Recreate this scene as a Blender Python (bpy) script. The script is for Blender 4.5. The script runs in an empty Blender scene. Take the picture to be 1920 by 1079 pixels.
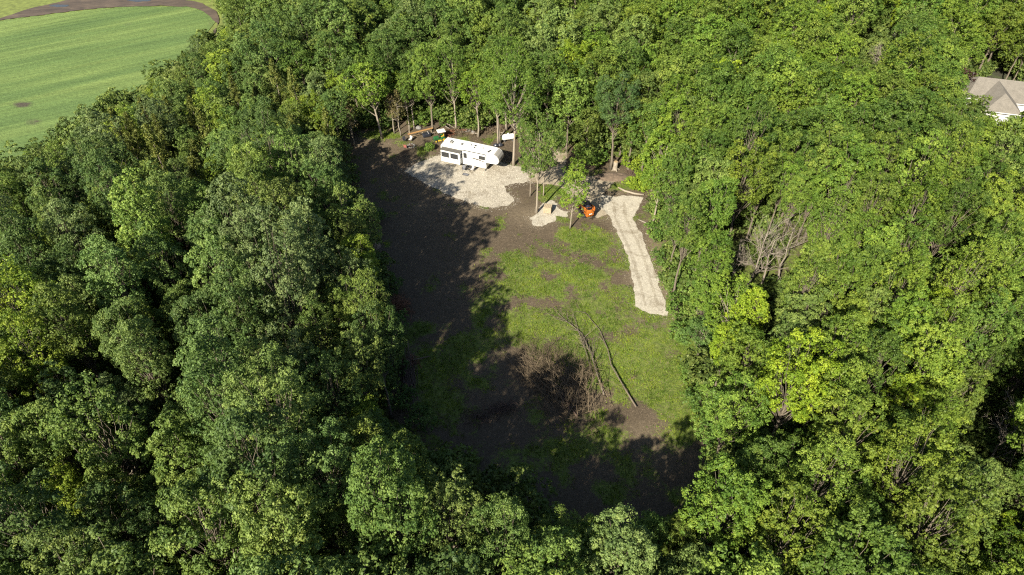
import bpy, bmesh, math, random
import numpy as np
from mathutils import Vector, Matrix
from mathutils.geometry import tessellate_polygon

# ------------------------------------------------------------------ camera, sky, sun, exposure
sc = bpy.context.scene
CAM_H, PITCH, FPX = 65.0, math.radians(43), 1280.0
cam_data = bpy.data.cameras.new('camera'); cam = bpy.data.objects.new('camera', cam_data)
sc.collection.objects.link(cam); sc.camera = cam
cam.location = (0, 0, CAM_H); cam.rotation_euler = (math.pi / 2 - PITCH, 0, 0)
cam_data.sensor_width = 36; cam_data.lens = 24; cam_data.clip_start = 0.5; cam_data.clip_end = 4000

SUN_EL, SUN_AZ = math.radians(35.5), math.radians(30)      # light travels 30 degrees right of straight ahead
sun_data = bpy.data.lights.new('sun', 'SUN'); sun = bpy.data.objects.new('sun', sun_data)
sc.collection.objects.link(sun)
sun_data.energy = 5.0; sun_data.angle = math.radians(0.55); sun_data.color = (1.0, 0.93, 0.78)
ldir = Vector((math.cos(SUN_EL) * math.sin(SUN_AZ), math.cos(SUN_EL) * math.cos(SUN_AZ), -math.sin(SUN_EL)))
sun.rotation_euler = ldir.to_track_quat('-Z', 'Y').to_euler(); sun.location = (-40, -60, 120)
w = bpy.data.worlds.new('World'); sc.world = w; w.use_nodes = True
wn = w.node_tree; bg = wn.nodes['Background']
sky = wn.nodes.new('ShaderNodeTexSky'); sky.sky_type = 'NISHITA'; sky.sun_disc = False
sky.sun_elevation = SUN_EL; sky.sun_rotation = math.atan2(-ldir.x, -ldir.y)
wn.links.new(sky.outputs[0], bg.inputs[0]); bg.inputs[1].default_value = 0.065
vs = sc.view_settings
vs.view_transform = 'Standard'; vs.look = 'None'; vs.gamma = 1.0; vs.exposure = 1.38; vs.use_curve_mapping = False
cy = sc.cycles
cy.max_bounces = 5; cy.diffuse_bounces = 3; cy.glossy_bounces = 2; cy.transmission_bounces = 3; cy.transparent_max_bounces = 4
cy.caustics_reflective = False; cy.caustics_refractive = False
cy.use_denoising = False; cy.filter_width = 1.2

# ------------------------------------------------------------------ helpers
R = math.radians
C = sc.collection
rng = np.random.default_rng(7)
ct, st = math.cos(PITCH), math.sin(PITCH)

def G(px, py, z=0.0):
    """survey: a point of the photograph (1920 wide) to the place on the ground (or at height z)"""
    dx, dy = (px - 960) / FPX, (540 - py) / FPX
    d = (dx, ct + dy * st, -st + dy * ct)
    t = (z - CAM_H) / d[2]
    return Vector((d[0] * t, d[1] * t, z))

def P(xyz):
    a = np.asarray(xyz, float); x, y, z = a[..., 0], a[..., 1], a[..., 2] - CAM_H
    f = y * ct - z * st; u = y * st + z * ct
    return 960 + FPX * x / f, 540 - FPX * u / f

def inpoly(x, y, poly):
    x, y = np.asarray(x, float), np.asarray(y, float); c = np.zeros(x.shape, bool)
    n = len(poly)
    for i in range(n):
        x1, y1 = poly[i]; x2, y2 = poly[(i + 1) % n]
        if y1 == y2: continue
        c ^= ((y1 > y) != (y2 > y)) & (x < (x2 - x1) * (y - y1) / (y2 - y1) + x1)
    return c

def dist_poly(x, y, poly):
    x, y = np.asarray(x, float), np.asarray(y, float); d = np.full(x.shape, 1e9)
    n = len(poly)
    for i in range(n):
        x1, y1 = poly[i]; x2, y2 = poly[(i + 1) % n]
        ex, ey = x2 - x1, y2 - y1; L = ex * ex + ey * ey + 1e-12
        t = np.clip(((x - x1) * ex + (y - y1) * ey) / L, 0, 1)
        d = np.minimum(d, np.hypot(x - x1 - t * ex, y - y1 - t * ey))
    return d

_tab = np.random.default_rng(3).random((256, 256))
def vnoise(x, y):
    xi, yi = np.floor(x).astype(int), np.floor(y).astype(int)
    fx, fy = x - xi, y - yi; fx = fx * fx * (3 - 2 * fx); fy = fy * fy * (3 - 2 * fy)
    t = lambda a, b: _tab[a & 255, b & 255]
    return (t(xi, yi) * (1 - fx) + t(xi + 1, yi) * fx) * (1 - fy) + (t(xi, yi + 1) * (1 - fx) + t(xi + 1, yi + 1) * fx) * fy
def fbm(x, y, s, o=4):
    x, y = np.asarray(x, float), np.asarray(y, float)
    v, a, tot = 0, 1, 0
    for k in range(o):
        v = v + a * vnoise(x / s + 17 * k + 300, y / s + 31 * k + 300); tot += a; a *= .5; s *= .5
    return v / tot

class MB:
    """collects shapes into one mesh"""
    def __init__(s): s.v, s.f, s.m, s.n = [], [], [], 0
    def add(s, v, f, mi=0):
        v = np.asarray(v, float).reshape(-1, 3); s.v.append(v)
        for q in f: s.f.append(tuple(int(i) + s.n for i in q)); s.m.append(mi)
        s.n += len(v); return s
    def box(s, c, d, rz=0, rx=0, ry=0, mi=0):
        v = np.array([[x, y, z] for x in (-.5, .5) for y in (-.5, .5) for z in (-.5, .5)]) * np.array(d)
        M = np.array((Matrix.Rotation(rz, 3, 'Z') @ Matrix.Rotation(ry, 3, 'Y') @ Matrix.Rotation(rx, 3, 'X')))
        return s.add(v @ M.T + np.array(c), [(0, 1, 3, 2), (4, 6, 7, 5), (0, 4, 5, 1), (2, 3, 7, 6), (0, 2, 6, 4), (1, 5, 7, 3)], mi)
    def prism(s, prof, y0, y1, mi=0):
        n = len(prof)
        v = [(x, y0, z) for x, z in prof] + [(x, y1, z) for x, z in prof]
        f = [tuple(range(n)), tuple(range(2 * n - 1, n - 1, -1))] + [((i + 1) % n, i, n + i, n + (i + 1) % n) for i in range(n)]
        return s.add(v, f, mi)
    def tube(s, pts, rad, k=6, cap=True, mi=0):
        pts = np.asarray(pts, float); n = len(pts)
        rad = np.broadcast_to(np.asarray(rad, float), (n,))
        t = np.gradient(pts, axis=0); t /= np.linalg.norm(t, axis=1)[:, None] + 1e-9
        ref = np.array([0, 0, 1.]) if abs(t[:, 2]).mean() < .8 else np.array([1., 0, 0])
        a = np.cross(t, ref); a /= np.linalg.norm(a, axis=1)[:, None] + 1e-9; b = np.cross(t, a)
        th = np.arange(k) * 2 * math.pi / k
        v = pts[:, None] + rad[:, None, None] * (np.cos(th)[None, :, None] * a[:, None] + np.sin(th)[None, :, None] * b[:, None])
        f = [(i * k + j, i * k + (j + 1) % k, (i + 1) * k + (j + 1) % k, (i + 1) * k + j) for i in range(n - 1) for j in range(k)]
        if cap: f += [tuple(range(k - 1, -1, -1)), tuple(range((n - 1) * k, n * k))]
        return s.add(v.reshape(-1, 3), f, mi)
    def lathe(s, prof, c=(0, 0, 0), k=16, axis='Z', mi=0):
        th = np.arange(k) * 2 * math.pi / k; v = []
        for r, h in prof:
            for a in th:
                p = (r * math.cos(a), r * math.sin(a), h)
                v.append(p if axis == 'Z' else ((h, p[0], p[1]) if axis == 'X' else (p[0], h, p[1])))
        n = len(prof)
        f = [(i * k + j, i * k + (j + 1) % k, (i + 1) * k + (j + 1) % k, (i + 1) * k + j) for i in range(n - 1) for j in range(k)]
        f += [tuple(range(k - 1, -1, -1)), tuple(range((n - 1) * k, n * k))]
        return s.add(np.array(v) + np.array(c), f, mi)
    def mesh(s, name, mats, smooth=False, bevel=0, seg=2, fix=True):
        me = bpy.data.meshes.new(name)
        me.from_pydata(np.concatenate(s.v).tolist(), [], s.f)
        for m in (mats if isinstance(mats, (list, tuple)) else [mats]): me.materials.append(m)
        me.polygons.foreach_set('material_index', s.m)
        if bevel or fix:
            bm = bmesh.new(); bm.from_mesh(me)
            if fix: bmesh.ops.recalc_face_normals(bm, faces=bm.faces)
            if bevel:
                es = [e for e in bm.edges if len(e.link_faces) == 2 and e.calc_face_angle(0) > .5]
                bmesh.ops.bevel(bm, geom=es, offset=bevel, segments=seg, affect='EDGES', profile=.5, clamp_overlap=True)
            bm.to_mesh(me); bm.free()
        if smooth:
            me.polygons.foreach_set('use_smooth', [True] * len(me.polygons))
        me.update(); return me
    def build(s, name, mats, parent=None, loc=(0, 0, 0), rz=0, **k):
        return put(name, s.mesh(name, mats, **k), parent, loc, rz)

def put(name, data, parent=None, loc=(0, 0, 0), rz=0):
    o = bpy.data.objects.new(name, data); C.objects.link(o)
    o.parent = parent; o.location = loc; o.rotation_euler = (0, 0, rz); return o
def tag(o, label=None, cat=None, group=None, kind=None):
    if label: o['label'] = label
    if cat: o['category'] = cat
    if group: o['group'] = group
    if kind: o['kind'] = kind
    return o
def thing(name, label, cat, loc=(0, 0, 0), rz=0, group=None):
    o = put(name, None, None, loc, rz); o.empty_display_size = .3
    return tag(o, label, cat, group)

def quad_mesh(name, V, mat, tone=None, tri=False):
    """V (n,4,3) or (n,3,3) loose faces, fast"""
    n, k = V.shape[0], V.shape[1]
    me = bpy.data.meshes.new(name)
    me.vertices.add(n * k); me.vertices.foreach_set('co', V.reshape(-1).astype(np.float32))
    me.loops.add(n * k); me.loops.foreach_set('vertex_index', np.arange(n * k, dtype=np.int32))
    me.polygons.add(n); me.polygons.foreach_set('loop_start', np.arange(0, n * k, k, dtype=np.int32))
    if tone is not None:
        a = me.attributes.new('tone', 'FLOAT', 'POINT'); a.data.foreach_set('value', np.repeat(tone, k).astype(np.float32))
    me.materials.append(mat); me.update(calc_edges=True); return me

# ------------------------------------------------------------------ materials
def newmat(name):
    m = bpy.data.materials.new(name); m.use_nodes = True
    return m, m.node_tree, m.node_tree.nodes['Principled BSDF']
def N(nt, t, **k):
    n = nt.nodes.new('ShaderNode' + t)
    for a, b in k.items(): setattr(n, a, b)
    return n
def noise(nt, scale, detail=4, rough=.6, dist=0, vec=None):
    n = N(nt, 'TexNoise'); n.inputs['Scale'].default_value = scale; n.inputs['Detail'].default_value = detail
    n.inputs['Roughness'].default_value = rough; n.inputs['Distortion'].default_value = dist
    if vec is not None: nt.links.new(vec, n.inputs['Vector'])
    return n
def ramp(nt, src, stops):
    r = N(nt, 'ValToRGB'); e = r.color_ramp.elements
    while len(e) < len(stops): e.new(.5)
    for x, (p, c) in zip(e, stops): x.position = p; x.color = (*c, 1) if len(c) == 3 else c
    nt.links.new(src, r.inputs[0]); return r
def mixc(nt, fac, a, b, mode='MIX'):
    m = N(nt, 'Mix', data_type='RGBA', blend_type=mode)
    for s, v in ((0, fac), (6, a), (7, b)):
        if isinstance(v, (int, float)): m.inputs[s].default_value = v
        elif isinstance(v, tuple): m.inputs[s].default_value = (*v, 1)
        else: nt.links.new(v, m.inputs[s])
    return m.outputs[2]
def bump(nt, bs, h, strength=.5, dist=.05):
    b = N(nt, 'Bump'); b.inputs['Strength'].default_value = strength; b.inputs['Distance'].default_value = dist
    nt.links.new(h, b.inputs['Height']); nt.links.new(b.outputs[0], bs.inputs['Normal'])
def objco(nt): return N(nt, 'TexCoord').outputs['Object']

def plain(name, col, rough=.6, metal=0, var=.12, scale=6, spec=.5, coat=0):
    m, nt, bs = newmat(name)
    n = noise(nt, scale, 4, .6, vec=objco(nt))
    a = tuple(c * (1 - var) for c in col); b = tuple(min(1, c * (1 + var)) for c in col)
    r = ramp(nt, n.outputs[0], [(.3, a), (.7, b)])
    nt.links.new(r.outputs[0], bs.inputs['Base Color'])
    bs.inputs['Roughness'].default_value = rough; bs.inputs['Metallic'].default_value = metal
    bs.inputs['Specular IOR Level'].default_value = spec; bs.inputs['Coat Weight'].default_value = coat
    return m

def foliage(name, far=False, fixed=None, trans=.24):
    m, nt, bs = newmat(name); out = nt.nodes['Material Output']
    if fixed: src = N(nt, 'RGB'); src.outputs[0].default_value = (*fixed, 1); col = src.outputs[0]
    elif far: a = N(nt, 'Attribute', attribute_type='INSTANCER', attribute_name='tint'); col = a.outputs['Color']
    else: col = N(nt, 'ObjectInfo').outputs['Color']
    t = N(nt, 'Attribute', attribute_type='GEOMETRY', attribute_name='tone')
    h = N(nt, 'HueSaturation')
    mp = N(nt, 'MapRange'); mp.inputs[3].default_value = .6; mp.inputs[4].default_value = 1.4
    nt.links.new(t.outputs['Fac'], mp.inputs[0]); nt.links.new(mp.outputs[0], h.inputs['Value'])
    hm = N(nt, 'MapRange'); hm.inputs[3].default_value = .520; hm.inputs[4].default_value = .480
    nt.links.new(t.outputs['Fac'], hm.inputs[0]); nt.links.new(hm.outputs[0], h.inputs['Hue'])
    nt.links.new(col, h.inputs['Color'])
    nt.links.new(h.outputs[0], bs.inputs['Base Color'])
    bs.inputs['Roughness'].default_value = .52; bs.inputs['Specular IOR Level'].default_value = .16
    tr = N(nt, 'BsdfTranslucent')
    y = mixc(nt, 1.0, h.outputs[0], (1.25, 1.35, .5), 'MULTIPLY'); nt.links.new(y, tr.inputs[0])
    mx = N(nt, 'MixShader'); mx.inputs[0].default_value = trans
    nt.links.new(bs.outputs[0], mx.inputs[1]); nt.links.new(tr.outputs[0], mx.inputs[2])
    nt.links.new(mx.outputs[0], out.inputs[0]); return m

M = {}
M['leaf'] = foliage('leaf'); M['leaf_far'] = foliage('leaf_far', far=True)
M['grass'] = foliage('grass_blades', fixed=(.145, .200, .024), trans=.3)
M['weed'] = foliage('weed_blades', fixed=(.105, .180, .026), trans=.25)
def bark(name, a, b):
    m, nt, bs = newmat(name)
    mp = N(nt, 'Mapping'); mp.inputs['Scale'].default_value = (7, 7, 1.2); nt.links.new(objco(nt), mp.inputs[0])
    n = noise(nt, 2.2, 6, .7, .4, mp.outputs[0]); r = ramp(nt, n.outputs[0], [(.3, a), (.68, b)])
    nt.links.new(r.outputs[0], bs.inputs['Base Color']); bs.inputs['Roughness'].default_value = .9
    bump(nt, bs, n.outputs[0], .8, .04); return m
M['bark'] = bark('bark', (.06, .048, .034), (.18, .148, .108))
M['bark_pale'] = bark('bark_pale', (.14, .118, .088), (.31, .262, .20))
M['bark_dead'] = bark('bark_dead', (.11, .093, .074), (.25, .212, .168))
M['brush'] = bark('brush_bark', (.042, .031, .018), (.155, .114, .068))
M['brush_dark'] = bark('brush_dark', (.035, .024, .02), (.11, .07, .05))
M['log'] = bark('log_bark', (.055, .043, .032), (.165, .132, .098))
M['brush_red'] = bark('brush_red', (.07, .03, .02), (.27, .12, .06))
M['cutwood'] = bark('cut_wood', (.24, .17, .09), (.36, .26, .15))

def mat_ground():
    m, nt, bs = newmat('forest_floor'); co = objco(nt)
    a = noise(nt, .35, 6, .65, .3, co); b = noise(nt, 4, 5, .7, 0, co)
    c1 = ramp(nt, a.outputs[0], [(.36, (.030, .024, .016)), (.5, (.032, .036, .014)), (.64, (.045, .062, .016))])
    c2 = ramp(nt, b.outputs[0], [(.3, (.55, .55, .55)), (.7, (1.4, 1.4, 1.4))])
    nt.links.new(mixc(nt, 1., c1.outputs[0], c2.outputs[0], 'MULTIPLY'), bs.inputs['Base Color'])
    bs.inputs['Roughness'].default_value = .95; bump(nt, bs, b.outputs[0], .8, .15); return m
def mat_soil():
    m, nt, bs = newmat('clearing_soil'); co = objco(nt)
    cov = N(nt, 'Attribute', attribute_type='GEOMETRY', attribute_name='cover')
    pale = N(nt, 'Attribute', attribute_type='GEOMETRY', attribute_name='pale')
    a = noise(nt, .30, 5, .6, .5, co); b = noise(nt, 2.6, 6, .72, .2, co); d = noise(nt, 14, 4, .7, 0, co)
    soil = ramp(nt, b.outputs[0], [(.25, (.044, .033, .021)), (.5, (.092, .069, .044)), (.78, (.165, .127, .083))])
    soil2 = mixc(nt, a.outputs[0], soil.outputs[0], (.075, .058, .040))
    tan = ramp(nt, b.outputs[0], [(.3, (.115, .09, .058)), (.7, (.20, .16, .108))])
    soil3 = mixc(nt, pale.outputs['Fac'], soil2, tan.outputs[0])
    e_ = noise(nt, 1.7, 6, .75, .6, objco(nt))
    grs = ramp(nt, e_.outputs[0], [(.3, (.058, .062, .020)), (.48, (.092, .125, .024)), (.68, (.165, .19, .045))])
    s1 = N(nt, 'Math', operation='MULTIPLY_ADD'); nt.links.new(b.outputs[0], s1.inputs[0]); s1.inputs[1].default_value = 1.9
    nt.links.new(cov.outputs['Fac'], s1.inputs[2])
    mk = N(nt, 'MapRange', interpolation_type='SMOOTHSTEP'); mk.inputs[1].default_value = 1.36; mk.inputs[2].default_value = 1.80
    nt.links.new(s1.outputs[0], mk.inputs[0])
    nt.links.new(mixc(nt, mk.outputs[0], soil3, grs.outputs[0]), bs.inputs['Base Color'])
    bs.inputs['Roughness'].default_value = .95; bs.inputs['Specular IOR Level'].default_value = .2
    hh = N(nt, 'Math', operation='ADD'); nt.links.new(b.outputs[0], hh.inputs[0]); nt.links.new(d.outputs[0], hh.inputs[1])
    bump(nt, bs, hh.outputs[0], .9, .10); return m
def mat_gravel(name, dark, lite, dust, sc_=9):
    m, nt, bs = newmat(name); co = objco(nt)
    v = N(nt, 'TexVoronoi'); v.inputs['Scale'].default_value = sc_; nt.links.new(co, v.inputs['Vector'])
    a = noise(nt, .8, 6, .65, .4, co)
    st_ = ramp(nt, v.outputs['Color'], [(.15, dark), (.85, lite)])
    du = ramp(nt, a.outputs[0], [(.38, (0, 0, 0)), (.62, (1, 1, 1))])
    big = noise(nt, .45, 5, .7, .8, co); bg_ = ramp(nt, big.outputs[0], [(.32, (.62, .58, .52)), (.5, (1, 1, 1)), (.7, (1.12, 1.12, 1.1))])
    fine = noise(nt, 3.5, 5, .75, .3, co); fg = ramp(nt, fine.outputs[0], [(.3, (.7, .69, .66)), (.6, (1.06, 1.06, 1.06))])
    x = mixc(nt, 1., mixc(nt, du.outputs[0], st_.outputs[0], dust), bg_.outputs[0], 'MULTIPLY')
    nt.links.new(mixc(nt, 1., x, fg.outputs[0], 'MULTIPLY'), bs.inputs['Base Color'])
    bs.inputs['Roughness'].default_value = .9; bs.inputs['Specular IOR Level'].default_value = .25
    bump(nt, bs, v.outputs['Distance'], .6, .03); return m
def mat_field():
    m, nt, bs = newmat('young_crop'); co = objco(nt)
    mp = N(nt, 'Mapping'); mp.inputs['Rotation'].default_value = (0, 0, R(-31)); nt.links.new(co, mp.inputs[0])
    m2 = N(nt, 'Mapping'); m2.inputs['Scale'].default_value = (.014, .16, 1); nt.links.new(mp.outputs[0], m2.inputs[0])
    wv = noise(nt, 1.0, 5, .6, .35, m2.outputs[0])
    m3 = N(nt, 'Mapping'); m3.inputs['Scale'].default_value = (.05, 1.1, 1); nt.links.new(mp.outputs[0], m3.inputs[0])
    row = noise(nt, 1.0, 3, .6, .2, m3.outputs[0])
    a = noise(nt, .05, 5, .6, .6, co); b = noise(nt, 1.3, 6, .75, 0, co)
    c = ramp(nt, wv.outputs[0], [(.30, (.070, .115, .036)), (.48, (.096, .148, .043)), (.66, (.138, .190, .054))])
    c2 = ramp(nt, b.outputs[0], [(.28, (.78, .78, .78)), (.72, (1.2, 1.2, 1.2))])
    c3 = ramp(nt, row.outputs[0], [(.3, (.76, .77, .76)), (.7, (1.16, 1.15, 1.16))])
    x = mixc(nt, 1., c.outputs[0], c2.outputs[0], 'MULTIPLY'); x = mixc(nt, 1., x, c3.outputs[0], 'MULTIPLY')
    wet = N(nt, 'Attribute', attribute_type='GEOMETRY', attribute_name='wet')
    s1 = N(nt, 'Math', operation='MULTIPLY_ADD'); nt.links.new(b.outputs[0], s1.inputs[0]); s1.inputs[1].default_value = .8
    nt.links.new(wet.outputs['Fac'], s1.inputs[2])
    mk = N(nt, 'MapRange', interpolation_type='SMOOTHSTEP'); mk.inputs[1].default_value = .72; mk.inputs[2].default_value = 1.15
    nt.links.new(s1.outputs[0], mk.inputs[0])
    nt.links.new(mixc(nt, mk.outputs[0], x, (.062, .052, .038)), bs.inputs['Base Color'])
    bs.inputs['Roughness'].default_value = .9; bs.inputs['Specular IOR Level'].default_value = .2
    bump(nt, bs, b.outputs[0], 1., .22); return m
def mat_mud():
    m, nt, bs = newmat('mud'); co = objco(nt)
    mp = N(nt, 'Mapping'); mp.inputs['Rotation'].default_value = (0, 0, R(-20)); mp.inputs['Scale'].default_value = (.35, 1, 1)
    nt.links.new(co, mp.inputs[0])
    a = noise(nt, .5, 6, .65, .6, mp.outputs[0])
    r = ramp(nt, a.outputs[0], [(.3, (.040, .029, .021)), (.55, (.075, .054, .038)), (.72, (.115, .085, .055))])
    nt.links.new(r.outputs[0], bs.inputs['Base Color']); bs.inputs['Roughness'].default_value = .85
    bump(nt, bs, a.outputs[0], .6, .1); return m
M['ground'] = mat_ground(); M['soil'] = mat_soil(); M['field'] = mat_field(); M['mud'] = mat_mud()
M['pad'] = mat_gravel('gravel_pad', (.18, .16, .125), (.40, .36, .30), (.295, .265, .212), 15)
M['drive'] = mat_gravel('gravel_drive', (.24, .215, .17), (.43, .395, .33), (.355, .325, .265), 18)
M['sand'] = mat_gravel('sandy_track', (.21, .175, .125), (.34, .29, .215), (.29, .245, .18), 18)
M['stone'] = plain('stone', (.36, .33, .275), .85, var=.35, scale=1.7)
M['boulder'] = plain('boulder', (.15, .142, .132), .85, var=.3, scale=3)
M['verge'] = plain('verge_grass', (.12, .145, .028), .95, var=.35, scale=.8)
M['puddle'] = plain('puddle_water', (.05, .05, .045), .06, var=.1)

# ------------------------------------------------------------------ the outlines surveyed from the photograph
def W(px): return [(G(x, y).x, G(x, y).y) for x, y in px]
CLEAR_PX = [(636, 242), (700, 232), (800, 240), (900, 246), (1000, 250), (1040, 268), (1080, 300), (1130, 305), (1196, 318), (1212, 380),
            (1218, 410), (1238, 450), (1258, 520), (1272, 600), (1288, 690), (1310, 760), (1328, 840), (1322, 925), (1240, 955), (1150, 972),
            (1040, 955), (950, 900), (865, 850), (830, 806), (765, 790), (742, 770), (748, 690), (738, 610), (734, 560), (722, 490),
            (690, 458), (712, 432), (700, 390), (655, 368), (636, 335)]
FIELD_PX = [(-500, 520), (-60, 335), (0, 308), (77, 255), (143, 213), (187, 190), (240, 168), (293, 130), (343, 100), (366, 62), (395, 58),
            (412, 60), (425, 33), (398, 0), (380, -60), (300, -160), (-500, -160)]
HOUSE_PX = [(1800, 158), (1825, 138), (1990, 145), (1990, 188), (1900, 188), (1850, 186), (1838, 194), (1802, 184)]
PAD = W([(757, 322), (785, 305), (828, 291), (870, 287), (960, 311), (991, 318), (994, 341), (968, 346), (944, 349), (950, 362), (966, 377),
         (950, 387), (925, 391), (890, 385), (845, 369), (800, 346)])
DRIVE = W([(1128, 366), (1150, 370), (1180, 368), (1206, 372), (1200, 388), (1187, 410), (1206, 450), (1226, 500), (1242, 550), (1252, 593),
           (1217, 590), (1191, 577), (1188, 530), (1176, 480), (1157, 435), (1141, 405), (1124, 388)])
TRACK = W([(987, 318), (1012, 322), (1036, 284), (1063, 288), (1060, 324), (1092, 332), (1130, 330), (1165, 334), (1150, 346), (1132, 362),
           (1128, 388), (1138, 404), (1120, 411), (1096, 404), (1078, 388), (1066, 366), (1048, 350), (1012, 346), (989, 341)])
PATCH = W([(992, 410), (1006, 405), (1012, 394), (1020, 384), (1034, 376), (1046, 382), (1048, 393), (1066, 398), (1064, 406), (1044, 408), (1040, 417), (1022, 421), (1008, 426), (998, 420)])

def jag(poly, step, amp, sc_):
    out = []
    for i in range(len(poly)):
        a, b = Vector(poly[i]), Vector(poly[(i + 1) % len(poly)]); n = max(1, int((b - a).length / step))
        for k in range(n):
            p = a.lerp(b, k / n); out.append(p)
    q = []
    for i, p in enumerate(out):
        t = (out[(i + 1) % len(out)] - out[i - 1]).normalized(); nrm = Vector((-t.y, t.x))
        o = (float(fbm(p.x, p.y, sc_, 4)) - .5) * 2 * amp
        q.append((p + nrm * o).to_tuple())
    return q
def sheet(name, poly, mat, z, zero=None):
    tris = tessellate_polygon([[Vector((x, y, 0)) for x, y in poly]])
    me = bpy.data.meshes.new(name); me.from_pydata([(x, y, z) for x, y in poly], [], [tuple(t) for t in tris])
    me.materials.append(mat)
    bm = bmesh.new(); bm.from_mesh(me); bmesh.ops.recalc_face_normals(bm, faces=bm.faces)
    for f in bm.faces:
        if f.normal.z < 0: f.normal_flip()
    bm.to_mesh(me); bm.free()
    return put(name, me)

# ------------------------------------------------------------------ ground
o = sheet('ground', [(-900, -500), (900, -500), (900, 1200), (-900, 1200)], M['ground'], 0.0); tag(o, kind='structure')

gx, gy = np.meshgrid(np.arange(-46, 46.01, .35), np.arange(22, 128.01, .35), indexing='ij')
ppx, ppy = P(np.stack([gx, gy, 0 * gx], -1))
dcl = np.where(inpoly(ppx, ppy, CLEAR_PX), 1, -1) * dist_poly(ppx, ppy, CLEAR_PX)
def blobs(px, py, L):
    v = np.zeros(np.shape(px))
    for x, y, rx, ry, wgt in L: v = v + wgt * np.exp(-(((px - x) / rx) ** 2 + ((py - y) / ry) ** 2))
    return v
COVER = [(1240, 740, 60, 50, .25), (1295, 720, 24, 120, .45), (1200, 640, 60, 50, .4), (1090, 690, 80, 60, .45), (1000, 590, 70, 40, .35), (850, 700, 70, 60, .4), (930, 860, 70, 40, .4), (1000, 560, 60, 60, .45), (940, 520, 50, 40, .45), (1120, 460, 70, 30, .5), (1160, 600, 60, 60, .4), (1180, 520, 20, 60, .3), (1060, 500, 130, 60, .75), (1100, 420, 60, 22, .35), (1080, 600, 120, 60, .65), (1220, 700, 90, 110, .75), (1130, 640, 120, 60, .4), (1290, 620, 30, 60, .4),
         (1080, 860, 150, 60, .62), (860, 650, 70, 50, .55), (820, 760, 60, 70, .6), (1290, 820, 30, 70, .55), (1000, 380, 40, 14, .55), (1060, 365, 30, 14, .5),
         (920, 258, 90, 10, .75), (690, 252, 50, 16, .8), (600, 268, 40, 20, .7), (970, 316, 30, 8, .6), (1190, 350, 40, 12, .8), (1210, 430, 16, 50, .35), (1240, 470, 20, 60, .45),
         (1170, 930, 120, 30, .5), (760, 640, 40, 60, .35), (1060, 350, 30, 15, .35),
         (1110, 490, 30, 16, -.35), (1150, 540, 36, 18, -.45), (1040, 470, 40, 12, -.25), (1225, 825, 50, 50, -.75), (960, 570, 30, 20, -.3), (1180, 780, 50, 30, -.35),
         (1090, 560, 24, 12, -.3), (990, 620, 40, 18, -.3), (1120, 600, 18, 10, -.4)]
cover = np.clip(np.clip(blobs(ppx, ppy, COVER), 0, .95) + (fbm(gx, gy, 5) - .5) * 1.0 + (fbm(gx + 33, gy + 5, 2.4, 3) - .5) * 1.9 + .03, 0, 1)
cover = np.where(dcl < -14, np.maximum(cover, .25 + .9 * fbm(gx + 50, gy, 6)), cover)
PALE = [(1150, 400, 30, 20, .6), (1165, 450, 22, 30, .5), (1185, 520, 20, 40, .5), (1230, 470, 22, 50, .5), (1250, 560, 20, 50, .6), (1215, 600, 50, 14, .6), (1110, 395, 30, 18, .6), (860, 385, 90, 16, .35), (1010, 410, 40, 20, .5), (690, 262, 70, 30, .35), (1230, 830, 60, 60, .5), (1255, 600, 40, 30, .35), (1235, 470, 30, 70, .35), (1100, 350, 70, 18, .6), (1020, 400, 50, 14, .4), (1180, 335, 40, 10, .25)]
pale = np.clip(blobs(ppx, ppy, PALE) + (fbm(gx + 9, gy, 3) - .5) * .5, 0, 1)
hgt = .02 + .11 * fbm(gx, gy, 2.2, 4) ** 1.3 + .10 * fbm(gx + 40, gy + 11, 9, 2)
flat = np.full(gx.shape, 9.)
for pl in (PAD, DRIVE, TRACK, PATCH):
    flat = np.minimum(flat, np.where(inpoly(gx, gy, pl), 0, dist_poly(gx, gy, pl)))
kf = np.clip((flat - .5) / 1.6, 0, 1); hgt = .012 + (hgt - .012) * kf
edge = np.clip(np.minimum(np.minimum(gx + 46, 46 - gx), np.minimum(gy - 22, 128 - gy)) / 4, 0, 1)
hgt = .006 + (hgt - .006) * edge
nx, ny = gx.shape
idx = np.arange(nx * ny).reshape(nx, ny)
faces = np.stack([idx[:-1, :-1], idx[1:, :-1], idx[1:, 1:], idx[:-1, 1:]], -1).reshape(-1, 4)
me = bpy.data.meshes.new('clearing'); nv = nx * ny
me.vertices.add(nv); me.vertices.foreach_set('co', np.stack([gx, gy, hgt], -1).reshape(-1).astype(np.float32))
me.loops.add(faces.size); me.loops.foreach_set('vertex_index', faces.reshape(-1).astype(np.int32))
me.polygons.add(len(faces)); me.polygons.foreach_set('loop_start', np.arange(0, faces.size, 4, dtype=np.int32))
for nm, arr in (('cover', cover), ('pale', pale)):
    a = me.attributes.new(nm, 'FLOAT', 'POINT'); a.data.foreach_set('value', arr.reshape(-1).astype(np.float32))
me.materials.append(M['soil']); me.update(calc_edges=True)
me.polygons.foreach_set('use_smooth', [True] * len(faces))
tag(put('clearing', me), kind='structure')
def sample(arr, x, y):
    fx = np.clip((np.asarray(x) + 46) / .35, 0, nx - 1.001); fy = np.clip((np.asarray(y) - 22) / .35, 0, ny - 1.001)
    i, j = fx.astype(int), fy.astype(int); u, v = fx - i, fy - j
    return arr[i, j] * (1 - u) * (1 - v) + arr[i + 1, j] * u * (1 - v) + arr[i, j + 1] * (1 - u) * v + arr[i + 1, j + 1] * u * v
def gz(x, y): return float(sample(hgt, x, y)) if (-46 < x < 46 and 22 < y < 128) else 0.0

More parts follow.
